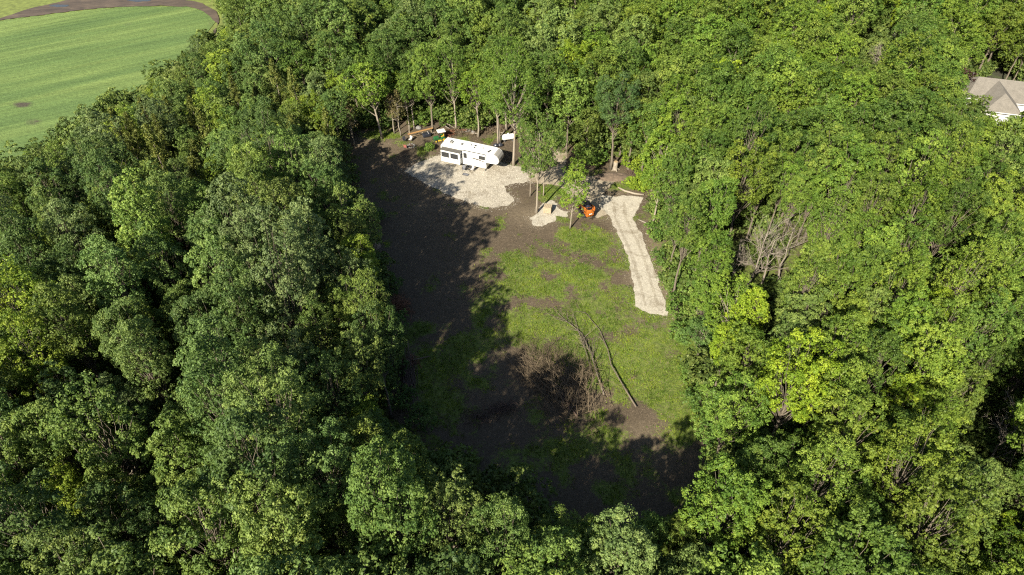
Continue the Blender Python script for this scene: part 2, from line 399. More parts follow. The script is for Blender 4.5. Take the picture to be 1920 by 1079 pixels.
tag(sheet('gravel_pad', jag(PAD, .2, .45, .9), M['pad'], .045), kind='structure')
tag(sheet('sandy_track', jag(TRACK, .2, .5, 1.0), M['sand'], .036), kind='structure')
tag(sheet('gravel_drive', jag(DRIVE, .2, .38, .9), M['drive'], .054), kind='structure')
tag(sheet('gravel_patch', jag(PATCH, .2, .6, 1.0), M['drive'], .041), kind='structure')

M['rut'] = mat_gravel('rut_gravel', (.20, .175, .135), (.36, .325, .265), (.285, .255, .20), 18)
def strip(name, px, off, wid, mat, z):
    q = [G(*p) for p in px]; L = []; Rr_ = []
    for i, v in enumerate(q):
        t_ = (q[min(i + 1, len(q) - 1)] - q[max(i - 1, 0)]).normalized(); n_ = Vector((-t_.y, t_.x, 0)); c_ = v + n_ * off
        L.append(((c_ + n_ * wid / 2).x, (c_ + n_ * wid / 2).y)); Rr_.append(((c_ - n_ * wid / 2).x, (c_ - n_ * wid / 2).y))
    return tag(sheet(name, jag(L + Rr_[::-1], .25, .16, .8), mat, z), kind='structure')
DRV = [(1160, 380), (1163, 408), (1172, 430), (1186, 458), (1200, 495), (1211, 535), (1222, 575)]
for off in (-.82, .82): strip('wheel_rut', DRV, off, .42, M['rut'], .0595)
# crop field, muddy strip, verge
def grid_sheet(name, poly, mat, z, step, attr=None):
    xs = [p[0] for p in poly]; ys = [p[1] for p in poly]
    X, Y = np.meshgrid(np.arange(min(xs), max(xs), step), np.arange(min(ys), max(ys), step), indexing='ij')
    ok = inpoly(X, Y, poly); n0, n1 = X.shape; ii = np.arange(n0 * n1).reshape(n0, n1)
    fc = np.stack([ii[:-1, :-1], ii[1:, :-1], ii[1:, 1:], ii[:-1, 1:]], -1)[ok[:-1, :-1]].reshape(-1, 4)
    u, inv = np.unique(fc, return_inverse=True); inv = inv.reshape(-1, 4)
    xy = np.stack([X.reshape(-1)[u], Y.reshape(-1)[u], z + .1 * fbm(X.reshape(-1)[u], Y.reshape(-1)[u], 20, 2)], -1)
    me = bpy.data.meshes.new(name); me.from_pydata(xy.tolist(), [], inv.tolist())
    if attr is not None:
        a = me.attributes.new('wet', 'FLOAT', 'POINT'); px, py = P(xy); a.data.foreach_set('value', attr(px, py).astype(np.float32))
    me.materials.append(mat); me.polygons.foreach_set('use_smooth', [True] * len(inv)); me.update()
    return put(name, me)
CROP = W([(-900, 600), (-60, 345), (0, 318), (100, 262), (180, 212), (250, 172), (310, 130), (355, 96), (388, 72), (403, 52), (400, 38), (385, 25), (350, 15),
          (300, 13), (200, 17), (100, 28), (0, 41), (-300, 78), (-900, 130)])
wet = lambda x, y: np.clip(blobs(x, y, [(42, 197, 24, 7, .9), (62, 230, 26, 10, .6), (240, 46, 16, 7, .5), (120, 30, 60, 4, .3), (395, 45, 12, 14, .5), (10, 320, 60, 14, .3), (300, 128, 60, 8, .25), (140, 222, 60, 8, .2)]), 0, 1)
tag(grid_sheet('crop_field', CROP, M['field'], .03, 1.0, wet), kind='structure')
MUD = W([(-900, 118), (-300, 70), (0, 36), (70, 14), (150, -4), (240, -10), (330, -2), (380, 8), (405, 24), (412, 44), (404, 62), (396, 70), (406, 48), (398, 34), (384, 24), (350, 14), (300, 12), (200, 16),
         (100, 27), (0, 40), (-300, 77), (-900, 129)])
tag(sheet('muddy_strip', jag(MUD, 1.2, .8, 5), M['mud'], .16), kind='structure')
VERGE = W([(-900, 640), (-60, 372), (0, 342), (110, 284), (260, 190), (330, 140), (400, 80), (430, 60), (440, 20), (410, -20), (380, -80), (300, -170), (-900, -170)])
tag(sheet('grass_verge', VERGE, M['verge'], .012), kind='structure')
def puddle(px, py, rx, ry, lab):
    p = G(px, py); n = 22
    pts = [(p.x + math.cos(a) * rx * (.75 + .5 * random.random()), p.y + math.sin(a) * ry * (.75 + .5 * random.random())) for a in [i * 2 * math.pi / n for i in range(n)]]
    return tag(sheet('puddle', pts, M['puddle'], .19), kind='structure')
random.seed(4)
for a in ((113, 13, 2.4, .8, ''), (262, 3, 3.0, .8, '')): puddle(*a)

# ------------------------------------------------------------------ trees
def unit(v): return v / (np.linalg.norm(v, axis=-1, keepdims=True) + 1e-9)
def leaf_quads(c, nrm, L, r, wid=.62):
    n = len(c); t = unit(np.cross(nrm, r.normal(size=(n, 3)))); b = np.cross(nrm, t)
    L = np.asarray(L)[:, None]; dr = -nrm * L * .12
    return np.stack([c - t * L * .5 + dr, c + b * L * wid * .5, c + t * L * .5 + dr, c - b * L * wid * .5], 1)

def crown_data(seed, H, Rr, base=.34, clumps=56, tufts=22, lv=9, leaf=.27, spread=.27, lobes=6, shape='round', rcf=.27):
    r = np.random.default_rng(seed)
    zc = H * (1 + base) / 2; rz = H * (1 - base) / 2
    k = np.arange(clumps) + .5
    zz = 1 - 1.72 * k / clumps; ph = k * 2.39996 + r.normal(0, .35, clumps)
    zz = np.clip(zz + r.normal(0, .1, clumps), -.8, 1); hh = np.sqrt(1 - zz ** 2)
    d = np.stack([hh * np.cos(ph), hh * np.sin(ph), zz], -1)
    lb = unit(r.normal(size=(lobes, 3)) + np.array([0, 0, .7]))
    bul = np.max(np.clip(d @ lb.T, 0, 1) ** 5, axis=1)
    rad = (.70 + .34 * bul) * r.uniform(.86, 1.06, clumps)
    rad = np.where(r.random(clumps) < .18, rad * r.uniform(.45, .75, clumps), rad)
    if shape == 'tall': d2 = d * np.array([Rr, Rr, rz]) * np.stack([.75 + 0 * zz, .75 + 0 * zz, 1 + 0 * zz], -1)
    else: d2 = d * np.array([Rr, Rr, rz])
    cc = d2 * rad[:, None] + np.array([0, 0, zc])
    cc[:, :2] += r.normal(0, .25, (clumps, 2))
    rc = Rr * rcf * r.uniform(.75, 1.3, clumps)
    td = unit(r.normal(size=(clumps, tufts, 3)) + .85 * d[:, None] + np.array([0, 0, .45]))
    tp = cc[:, None] + td * rc[:, None, None] * r.uniform(.72, 1.12, (clumps, tufts, 1)) * np.array([1, 1, .85])
    rt = spread * r.uniform(.65, 1.35, (clumps, tufts, 1, 1))
    ld = unit(r.normal(size=(clumps, tufts, lv, 3)) + .8 * td[:, :, None] + np.array([0, 0, .35]))
    lp = tp[:, :, None] + ld * rt * r.uniform(.55, 1.1, (clumps, tufts, lv, 1)) * np.array([1, 1, .8])
    ln = unit(.9 * ld + .38 * r.normal(size=(clumps, tufts, lv, 3)) + np.array([-.05, -.1, .22]))
    tone = np.clip(np.clip(.5 + .2 * r.normal(size=(clumps, 1, 1)), .1, .9) + .13 * r.normal(size=(clumps, tufts, 1)) + .07 * r.normal(size=(clumps, tufts, lv)), 0, 1)
    lp, ln, tone = lp.reshape(-1, 3), ln.reshape(-1, 3), tone.reshape(-1)
    return leaf_quads(lp, ln, leaf * r.uniform(.7, 1.25, len(lp)), r), tone, cc, rc

def trunk_mb(seed, H, cc, rbase=.2, k=7, lean=(0, 0), limbs=30, mb=None, frac=.72):
    r = np.random.default_rng(seed + 500); mb = mb or MB()
    n = 9; t = np.linspace(0, 1, n)
    zt = t * H * frac
    ax = np.cumsum(r.normal(0, .035 * H / n, (n, 2)), 0) + np.outer(t ** 1.3, lean); ax -= ax[0]
    pts = np.column_stack([ax, zt]); rad = rbase * (1.05 - .82 * t) ; rad[0] *= 1.45
    mb.tube(pts, rad, k)
    o = r.permutation(len(cc))[:limbs]
    for i in o:
        c = cc[i]; tz = np.clip((c[2] * .62 + r.normal(0, .3)) / (H * frac), .28, .97)
        p0 = np.array([np.interp(tz, t, pts[:, j]) for j in range(3)]); r0 = np.interp(tz, t, rad) * .55
        mid = p0 * .45 + c * .55 + np.array([0, 0, -.3]) + r.normal(0, .2, 3); mid2 = p0 * .18 + c * .82 + r.normal(0, .15, 3)
        mb.tube([p0, mid, mid2, c], [r0, r0 * .6, r0 * .35, .02], 4, cap=False)
    return mb

def dead_branches(seed, H, mb, rbase=.17, lean=(0, 0), spread=.55, lvl=3, n1=12):
    r = np.random.default_rng(seed + 900)
    def grow(p, d, L, rad, lv):
        n = 4; pts = [p]; q, dd = p.copy(), d.copy()
        for i in range(n):
            dd = unit(dd + r.normal(0, .16, 3) + np.array([0, 0, .05])); q = q + dd * L / n; pts.append(q)
        rr = np.linspace(rad, rad * .35, n + 1); mb.tube(pts, rr, 4 if lv < 2 else 3, cap=False)
        if lv <= 0: return
        for j in range(r.integers(3, 6)):
            u = r.uniform(.3, 1); b = pts[min(n, int(u * n))]
            nd = unit(dd + r.normal(0, spread, 3)); grow(b, nd, L * r.uniform(.4, .65), rad * .45, lv - 1)
    t = np.linspace(0, 1, 8); ax = np.cumsum(r.normal(0, .02 * H, (8, 2)), 0) * .5 + np.outer(t, lean); ax -= ax[0]
    pts = np.column_stack([ax, t * H * .8]); rad = rbase * (1.05 - .75 * t); mb.tube(pts, rad, 6)
    for j in range(n1):
        u = r.uniform(.35, 1); p = np.array([np.interp(u, t, pts[:, c]) for c in range(3)])
        a = r.uniform(0, 6.283); d = unit(np.array([math.cos(a), math.sin(a), r.uniform(.4, 1.3)]))
        grow(p, d, H * r.uniform(.18, .34) * (1.25 - .5 * u), rad[int(u * 7)] * .55, lvl - 1)
    return mb

def cedar_data(seed, H, Rr, n=2600, base=.12, leaf=.32):
    r = np.random.default_rng(seed)
    nb = 110; hb = np.sort(r.uniform(base, 1, nb)); ang = r.uniform(0, 6.283, nb)
    rb = Rr * (1 - hb) ** .7 * r.uniform(.65, 1.15, nb) / (1 - base) ** .7
    per = n // nb; u = r.uniform(.15, 1, (nb, per)) ** .7
    x = u * (rb * np.cos(ang))[:, None]; y = u * (rb * np.sin(ang))[:, None]; z = (hb * H)[:, None] + u * rb[:, None] * .45
    p = np.stack([x, y, z], -1) + r.normal(0, .13, (nb, per, 3))
    dr = np.stack([np.cos(ang), np.sin(ang), 0 * ang], -1)[:, None]
    nn = unit(.7 * dr + .7 * r.normal(size=(nb, per, 3)) + np.array([0, 0, .35]))
    tone = np.clip(.5 + .2 * r.normal(size=(nb, 1)) + .14 * r.normal(size=(nb, per)), 0, 1)
    p, nn = p.reshape(-1, 3), nn.reshape(-1, 3)
    return leaf_quads(p, nn, leaf * r.uniform(.6, 1.4, len(p)), r, .34), tone.reshape(-1)

KIND = {}
def add_kind(name, H, Rr, crown_me, trunk_me): KIND[name] = (H, Rr, crown_me, trunk_me)
for i in range(12):                                              # canopy trees
    s = 100 + i; r = random.Random(s)
    H = r.uniform(16.5, 20); Rr = r.uniform(2.7, 3.8); base = r.uniform(.32, .46)
    V, tone, cc, rc = crown_data(s, H, Rr, base, clumps=r.choice([70, 82, 94]), tufts=r.choice([13, 15, 17]), lv=15, leaf=r.choice([.16, .18, .20]), lobes=r.choice([4, 6, 8]),
                                 shape='tall' if i % 4 == 3 else 'round', rcf=r.choice([.18, .21, .24]))
    add_kind('canopy%d' % i, H, Rr, quad_mesh('crown', V, M['leaf'], tone), trunk_mb(s, H, cc, .22, limbs=44).mesh('trunk', M['bark'], smooth=True, fix=False))
for i in range(3):                                               # slender edge trees with long bare trunks
    s = 200 + i; H = 12; Rr = 2.3
    V, tone, cc, rc = crown_data(s, H, Rr, .48, clumps=34, tufts=16, lv=15, leaf=.18, lobes=5, shape='round', rcf=.34)
    add_kind('slender%d' % i, H, Rr, quad_mesh('crown', V, M['leaf'], tone), trunk_mb(s, H, cc, .15, limbs=22, frac=.85).mesh('trunk', M['bark_pale'], smooth=True, fix=False))
for i in range(2):                                               # loose saplings
    s = 230 + i; H = 10; Rr = 1.9
    V, tone, cc, rc = crown_data(s, H, Rr,   .33, clumps=34, tufts=11, lv=13, leaf=.19, lobes=5, shape='round', rcf=.36)
    add_kind('sapling%d' % i, H, Rr, quad_mesh('crown', V, M['leaf'], tone), trunk_mb(s, H, cc, .11, limbs=22, frac=.9).mesh('trunk', M['bark_pale'], smooth=True, fix=False))
for i in range(3):                                               # big edge trees with a high, broad crown
    s = 250 + i; H = 18; Rr = 4.6
    V, tone, cc, rc = crown_data(s, H, Rr, (.44, .34, .28)[i], clumps=96, tufts=15, lv=15, leaf=.18, lobes=6, rcf=.2)
    add_kind('edge%d' % i, H, Rr, quad_mesh('crown', V, M['leaf'], tone), trunk_mb(s, H, cc, .24, limbs=40, frac=.8).mesh('trunk', M['bark_pale'], smooth=True, fix=False))
for i in range(3):                                               # cedars
    s = 300 + i; H = (11, 9, 12.5)[i]; Rr = (2.4, 2.0, 2.2)[i]
    V, tone = cedar_data(s, H, Rr, 3300)
    mb = MB().tube([(0, 0, 0), (.05, 0, H * .5), (0, .05, H * .97)], [.14, .09, .02], 6)
    add_kind('cedar%d' % i, H, Rr, quad_mesh('crown', V, M['leaf'], tone), mb.mesh('trunk', M['bark'], smooth=True, fix=False))
for i in range(2):                                               # thin half-bare cedars at the back of the clearing
    s = 330 + i; H = 8.5; Rr = 1.7
    V, tone = cedar_data(s, H, Rr, 1500, base=.4, leaf=.26); mb = MB()
    dead_branches(s, H, mb, .13, n1=9, lvl=2); mb.tube([(0, 0, 0), (0, 0, H * .95)], [.1, .02], 6)
    add_kind('thin_cedar%d' % i, H, Rr, quad_mesh('crown', V, M['leaf'], tone), mb.mesh('trunk', M['bark_pale'], smooth=True, fix=False))
for i in range(3):                                               # shrubs
    s = 350 + i; H = (2.6, 3.4, 4.6)[i]; Rr = (1.6, 1.9, 2.3)[i]
    V, tone, cc, rc = crown_data(s, H, Rr, .05, clumps=26, tufts=11, lv=13, leaf=.22, spread=.26, lobes=5, rcf=.36)
    add_kind('shrub%d' % i, H, Rr, quad_mesh('foliage', V, M['leaf'], tone), trunk_mb(s, H, cc, .06, limbs=14).mesh('stem', M['bark'], smooth=True, fix=False))
for i in range(3):                                               # bare dead trees
    H = (15, 13, 11)[i]; KIND['dead%d' % i] = (H, 3, None, dead_branches(400 + i, H, MB(), .19, lvl=3, n1=14).mesh('trunk', M['bark_dead'], smooth=True, fix=False))

def tree(kind, x, y, name, label, cat, tint, scale=1.0, rz=None, group=None, lean=(0, 0), sxy=1.0, z=None):
    H, Rr, cm, tm = KIND[kind]
    t = thing(name, label, cat, (x, y, gz(x, y) - .03 if z is None else z), rng.uniform(0, 6.28) if rz is None else rz, group)
    t.scale = (scale * sxy, scale * sxy, scale)
    if lean != (0, 0): t.rotation_euler = (-lean[1], lean[0], t.rotation_euler.z)
    put('stem' if kind.startswith('shrub') else 'trunk', tm, t)
    if cm: put('foliage' if kind.startswith('shrub') else 'crown', cm, t).color = (*tint, 1)
    return t

GREEN_L, GREEN_R = np.array((.120, .176, .040)), np.array((.111, .170, .024))
def tint_at(px, py, r, small=False):
    f = np.clip((px - 500) / 800 + (300 - py) / 2400, 0, 1)
    c = GREEN_L * (1 - f) + GREEN_R * f
    c = c * r.uniform(.78, 1.2); u = r.random()
    if u < (.14 if small else .03): return c * (1.36, 1.27, .7), 'yellow-green'
    if u < .28: return c * (.70, .76, .9), 'dark green'
    if u < .40: return c * (1.1, 1.02, 1.6), 'grey-green'
    return c * np.array((r.uniform(.9, 1.12), 1, r.uniform(.85, 1.2))), ('dusty green' if f < .4 else 'fresh green' if f > .7 else 'mid-green')

taken = []          # (x, y, r)
# --- trees one can name one by one
def special(kind, px, py, name, label, cat, tint, scale=1., rz=None, lean=(0, 0), sxy=1., group=None, rad=2.5):
    p = G(px, py); taken.append((p.x, p.y, rad)); return tree(kind, p.x, p.y, name, label, cat, tint, scale, rz, group, lean, sxy)
gm, gf, gd, gy_ = (.105, .165, .026), (.130, .200, .024), (.070, .112, .022), (.17, .22, .018)
olive = (.118, .138, .032); brownish = (.150, .120, .055)
special('edge1', 1006, 400, 'broadleaf_tree', 'tall leafy tree on a bare trunk left of the wooden crate', 'tree', (.100, .155, .030), 1.0, 1.0, sxy=.7)
special('slender0', 994, 370, 'broadleaf_tree', 'thin young tree left of the tall tree near the crate', 'tree', gm, .66, .4, sxy=.9)
special('slender1', 1019, 369, 'broadleaf_tree', 'thin young tree right of the tall tree near the crate', 'tree', gm, .74, 2.4, sxy=.9)
special('sapling0', 1069, 430, 'broadleaf_tree', 'sparse sapling on a straight pale trunk beside the orange loader', 'tree', gf, 1.0, .3)
special('sapling1', 1076, 376, 'broadleaf_tree', 'light leafy sapling on the grass strip behind the orange loader', 'tree', gf, .8, 1.3)
special('edge0', 963, 311, 'broadleaf_tree', 'tall tree with a bare pale trunk just off the nose of the trailer', 'tree', (.108, .172, .028), 1.03, 2.2, sxy=.92)
special('slender2', 717, 262, 'broadleaf_tree', 'tree on a thick leaning pale trunk at the back left of the clearing', 'tree', gf, 1.18, .2, lean=(-.13, 0), sxy=1.25)
special('thin_cedar0', 665, 275, 'cedar_tree', 'thin half-bare brownish cedar farthest left on the bare soil', 'tree', brownish, 1.0, .5)
special('thin_cedar1', 740, 252, 'cedar_tree', 'brownish thin cedar right of the leaning pale trunk', 'tree', brownish, .95, 1.5)
special('thin_cedar0', 752, 257, 'cedar_tree', 'brownish thin cedar nearest the left end of the timber rack', 'tree', (.14, .125, .05), 1.05, 2.5)
special('slender1', 768, 248, 'broadleaf_tree', 'slim tree just behind the left end of the timber rack', 'tree', gm, .9, 2.1)
special('slender0', 777, 243, 'broadleaf_tree', 'slim dark-trunked tree behind the timber rack', 'tree', gd, .95, 1.1)
special('canopy2', 813, 250, 'broadleaf_tree', 'broad tree with a dark trunk at the right end of the timber rack', 'tree', gm, .98, .8)
special('edge1', 855, 248, 'broadleaf_tree', 'tall tree with a pale bare trunk behind the rear of the trailer', 'tree', (.105, .168, .026), .95, 2.7, sxy=.8)
special('slender2', 897, 258, 'broadleaf_tree', 'slim tree on the grass behind the middle of the trailer', 'tree', gf, 1.1, 1.9)
special('edge1', 934, 272, 'broadleaf_tree', 'left one of the twin trunks behind the trailer front', 'tree', (.112, .178, .026), .92, .9, lean=(-.03, 0), sxy=.8)
special('slender0', 938, 271, 'broadleaf_tree', 'right one of the twin trunks behind the trailer front', 'tree', (.112, .178, .026), 1.2, 3.3, lean=(.06, 0))
special('edge0', 950, 246, 'broadleaf_tree', 'tall tree standing right behind the white tank', 'tree', (.104, .168, .026), .95, 3.9, sxy=.85)
special('slender2', 975, 270, 'broadleaf_tree', 'thin white-trunked tree right of the white tank', 'tree', gm, .8, .6)
special('canopy8', 1145, 318, 'broadleaf_tree', 'dark crowned tree with a forked trunk next to the stump', 'tree', (.060, .105, .030), 1.0, 1.6)
special('slender1', 1223, 424, 'broadleaf_tree', 'slim tree with a bare trunk beside the upper gravel drive', 'tree', gf, .95, .1, sxy=1.1)
special('slender0', 1232, 385, 'broadleaf_tree', 'leafy tree behind the slim trunk beside the drive', 'tree', gf, 1.1, 1.1, sxy=1.3)
special('canopy5', 1248, 352, 'broadleaf_tree', 'large fresh green tree above the log-edged planting bed', 'tree', gf, .85, 2.1)
special('slender2', 1302, 684, 'broadleaf_tree', 'small dense tree on a short white trunk right of the clearing', 'tree', (.085, .145, .035), .62, 1.4, sxy=1.4)
special('edge2', 1345, 668, 'broadleaf_tree', 'tree with reddish brown trunks at the right edge of the clearing', 'tree', gf, .72, .5)
for k, (px, py, s, kd, lab) in enumerate([(1392, 560, 1.0, 0, 'largest grey leafless tree in the right wood beside the drive'), (1420, 555, .95, 1, 'grey bare tree right of the largest leafless one in the right wood'),
                          (1368, 548, .85, 2, 'short bare grey tree left of the leafless group in the right wood'), (1455, 545, .9, 0, 'bare grey tree at the right end of the leafless group'),
                          (1650, 168, 1.0, 1, 'leafless brown-trunked tree high in the right wood left of the house'), (1628, 160, .8, 2, 'small bare grey tree left of the leafless brown trunk'),
                          (1820, 900, .85, 0, 'drooping grey dead tree in a dark gap low on the right'), (1610, 450, .75, 2, 'bare branches in a dark gap of the right wood'),
                          (690, 770, .5, 2, 'small dead grey tree in shade beside the stacked poles'), (470, 345, .8, 1, 'pale bare branches showing in the left wood'),
                          (553, 66, 1.0, 0, 'grey bare tree at the top left beside the field end')]):
    special('dead%d' % kd, px, py, 'dead_tree', lab, 'dead tree', gm, s, k * 1.3, group='leafless dead trees', rad=1.6)

# --- the wood, filled in
DEAD_A = [(1362, 460), (1400, 440), (1490, 450), (1490, 530), (1440, 540), (1375, 535)]
DEAD_B = [(1605, 62), (1670, 58), (1668, 118), (1640, 120)]
DEAD_C = [(1785, 800), (1840, 755), (1850, 850), (1795, 880)]
def crown_ok(x, y, H, Rr, low=False):
    n = 14; a = np.arange(n) * 2 * math.pi / n; pts = []
    for zf, rf in ((.45, .85), (.65, .97), (.85, .72), (.97, .35), (.2, .3)):
        pts.append(np.stack([x + Rr * rf * np.cos(a), y + Rr * rf * np.sin(a), np.full(n, H * zf)], -1))
    px, py = P(np.concatenate(pts))
    for poly, s in ((CLEAR_PX, 14), (FIELD_PX, 5), (HOUSE_PX, 6), (DEAD_A, 10), (DEAD_B, 4), (DEAD_C, 8)):
        if low and poly in (DEAD_A, DEAD_B, DEAD_C): continue
        i = inpoly(px, py, poly)
        if i.any() and (dist_poly(px[i], py[i], poly) > s).any(): return False
    bx, by = P(np.array([[x, y, 0.]]))
    for poly in (CLEAR_PX, FIELD_PX):
        if inpoly(bx, by, poly)[0] and dist_poly(bx, by, poly)[0] > 8: return False
    return True
cand = []
trng = np.random.default_rng(11)
for _ in range(36000):
    x, y = trng.uniform(-190, 190), trng.uniform(8, 235)
    cand.append((x, y))
placed = []; cell = {}
def near_ok(x, y, d):
    cx, cy_ = int(x // 6), int(y // 6)
    for i in (-1, 0, 1):
        for j in (-1, 0, 1):
            for (a, b, dd) in cell.get((cx + i, cy_ + j), ()):
                if (a - x) ** 2 + (b - y) ** 2 < (.5 * (d + dd)) ** 2: return False
    return True
HOUSE_C = (97, 121)
for (a, b, rr) in taken: cell.setdefault((int(a // 6), int(b // 6)), []).append((a, b, rr))
for x, y in cand:
    if abs(x) > .8 * y + 42: continue
    pxb, pyb = P(np.array([x, y, 11.]))
    small = trng.random()
    if -40 < x < 40 and 100 < y < 128 and small < .3: kind, s = 'edge%d' % trng.integers(3), trng.uniform(.8, 1.0)
    elif 200 < pxb < 640 and 140 < pyb < 380 and small < .42: kind, s = 'cedar%d' % trng.integers(3), trng.uniform(1.0, 1.35)
    else: kind, s = 'canopy%d' % trng.integers(12), trng.choice([.68, .82, .92, 1.0, 1.08, 1.15]) * trng.uniform(.95, 1.05)
    H, Rr = KIND[kind][0] * s, KIND[kind][1] * s
    if 200 < pxb < 655 and 120 < pyb < 345 and kind[:2] != 'ce': s *= .72
    slim = .84 if kind.startswith('canopy') else 1.0
    if pxb < 470 and pyb < 150: s *= .78
    if pyb > 800: s *= 1.06
    if 430 < pxb < 780 and pyb > 290 and kind[:2] != 'ce': s *= 1.16; slim = .74
    H, Rr = KIND[kind][0] * s, KIND[kind][1] * s * slim
    d = (4.1 if kind.startswith('canopy') else 4.6 if kind.startswith('edge') else 3.3) * s * slim
    if abs((x - HOUSE_C[0])) < 15 and abs(y - HOUSE_C[1]) < 9: continue
    if not near_ok(x, y, d): continue
    if not crown_ok(x, y, H, Rr): continue
    cell.setdefault((int(x // 6), int(y // 6)), []).append((x, y, d)); placed.append((x, y, kind, s, float(pxb), float(pyb), slim))
inview = [t for t in placed if -70 < t[4] < 1990 and -50 < t[5] < 1150]
inview.sort(key=lambda t: t[1] * ct)
broad = [t for t in inview if not t[2].startswith('cedar')]
ced = [t for t in inview if t[2].startswith('cedar')]
keep = set(id(t) for t in broad[:300]) | set(id(t) for t in ced)
r2 = random.Random(5); used = {}
def region(px, py):
    if py > 860 and 560 < px < 1500: return 'near wood'
    if px < 730: return 'left wood'
    if px > 1150: return 'right wood'
    return 'far wood' if py < 320 else 'near wood'
stuff_pts = []
_ONES = 'zero one two three four five six seven eight nine ten eleven twelve thirteen fourteen fifteen sixteen seventeen eighteen nineteen'.split()
_TENS = 'x x twenty thirty forty fifty sixty seventy eighty ninety'.split()
def words(v):
    v = int(max(0, min(99, v)))
    return _ONES[v] if v < 20 else _TENS[v // 10] + ('' if v % 10 == 0 else '-' + _ONES[v % 10])
def place(px, py, dx=0, dy=0): return '%s percent across and %s percent down' % (words(round(px / 19.2) + dx), words(round(py / 10.79) + dy))
for t in placed:
    x, y, kind, s, px, py, slim = t
    tint, word = tint_at(px, py, r2, s < .85)
    if kind.startswith('cedar'): tint, word = np.array(olive) * r2.uniform(.8, 1.2), 'olive brown'
    if id(t) not in keep:
        stuff_pts.append((x, y, kind, s, tint)); continue
    for dx, dy in ((0, 0), (1, 0), (0, 1), (-1, 0), (0, -1), (1, 1), (-1, -1)):
        lab = '%s %s in the %s, %s' % (word, 'cedar' if kind.startswith('cedar') else 'broadleaf tree', region(px, py), place(px, py, dx, dy))
        if lab not in used: break
    used[lab] = 1
    tree(kind, x, y, 'cedar_tree' if kind.startswith('cedar') else 'broadleaf_tree', lab, 'tree', tuple(tint), s, sxy=slim,
         group='cedars of the left wood' if kind.startswith('cedar') else 'broadleaf trees of the surrounding woods')

# --- farther and out-of-frame woodland as one mass
far_col = bpy.data.collections.new('far_tree_kinds')
for i in range(6):
    s = 600 + i; r = random.Random(s); H = r.uniform(15, 18); Rr = r.uniform(2.8, 3.8)
    V, tone, cc, rc = crown_data(s, H, Rr, .33, clumps=86, tufts=11, lv=12, leaf=.23, lobes=6, rcf=.22, spread=.29)
    cme = quad_mesh('far_crown', V, M['leaf_far'], tone)
    tb = trunk_mb(s, H, cc, .2, k=5, limbs=10).mesh('far_trunk', M['bark'], fix=False)
    bm = bmesh.new(); bm.from_mesh(cme); n0 = len(bm.faces); bm.from_mesh(tb); bm.faces.ensure_lookup_table()
    for f in bm.faces[n0:]: f.material_index = 1
    me = bpy.data.meshes.new('far_tree_%d' % i); bm.to_mesh(me); bm.free(); me.materials.append(M['leaf_far']); me.materials.append(M['bark'])
    far_col.objects.link(bpy.data.objects.new('far_tree_%d' % i, me))
def wood_stuff(name, label, pts, col, nk):
    me = bpy.data.meshes.new(name); me.from_pydata([(p[0], p[1], 0) for p in pts], [], [])
    a = me.attributes.new('tint', 'FLOAT_COLOR', 'POINT'); a.data.foreach_set('color', np.array([(*p[4], 1) for p in pts], np.float32).reshape(-1))
    a = me.attributes.new('siz', 'FLOAT', 'POINT'); a.data.foreach_set('value', np.array([p[3] for p in pts], np.float32))
    a = me.attributes.new('rot', 'FLOAT_VECTOR', 'POINT'); a.data.foreach_set('vector', np.array([(0, 0, rng.uniform(0, 6.28)) for p in pts], np.float32).reshape(-1))
    a = me.attributes.new('pick', 'INT', 'POINT'); a.data.foreach_set('value', rng.integers(0, nk, len(pts)).astype(np.int32))
    o = put(name, me); tag(o, label, 'wood', kind='stuff')
    ng = bpy.data.node_groups.new(name, 'GeometryNodeTree')
    ng.interface.new_socket('Geometry', in_out='INPUT', socket_type='NodeSocketGeometry'); ng.interface.new_socket('Geometry', in_out='OUTPUT', socket_type='NodeSocketGeometry')
    gi, go = ng.nodes.new('NodeGroupInput'), ng.nodes.new('NodeGroupOutput')
    ci = ng.nodes.new('GeometryNodeCollectionInfo'); ci.inputs['Collection'].default_value = col; ci.inputs['Separate Children'].default_value = True; ci.inputs['Reset Children'].default_value = True
    ip = ng.nodes.new('GeometryNodeInstanceOnPoints'); ip.inputs['Pick Instance'].default_value = True
    def at(nm, ty):
        n = ng.nodes.new('GeometryNodeInputNamedAttribute'); n.data_type = ty; n.inputs['Name'].default_value = nm
        return n.outputs['Attribute']
    L = ng.links.new
    L(gi.outputs[0], ip.inputs['Points']); L(ci.outputs[0], ip.inputs['Instance']); L(at('pick', 'INT'), ip.inputs['Instance Index'])
    L(at('rot', 'FLOAT_VECTOR'), ip.inputs['Rotation']); L(at('siz', 'FLOAT'), ip.inputs['Scale']); L(ip.outputs[0], go.inputs[0])
    o.modifiers.new('woods', 'NODES').node_group = ng
    return o
wood_stuff('far_woodland', 'broadleaf woodland farther back along the top of the photo', stuff_pts, far_col, 6)

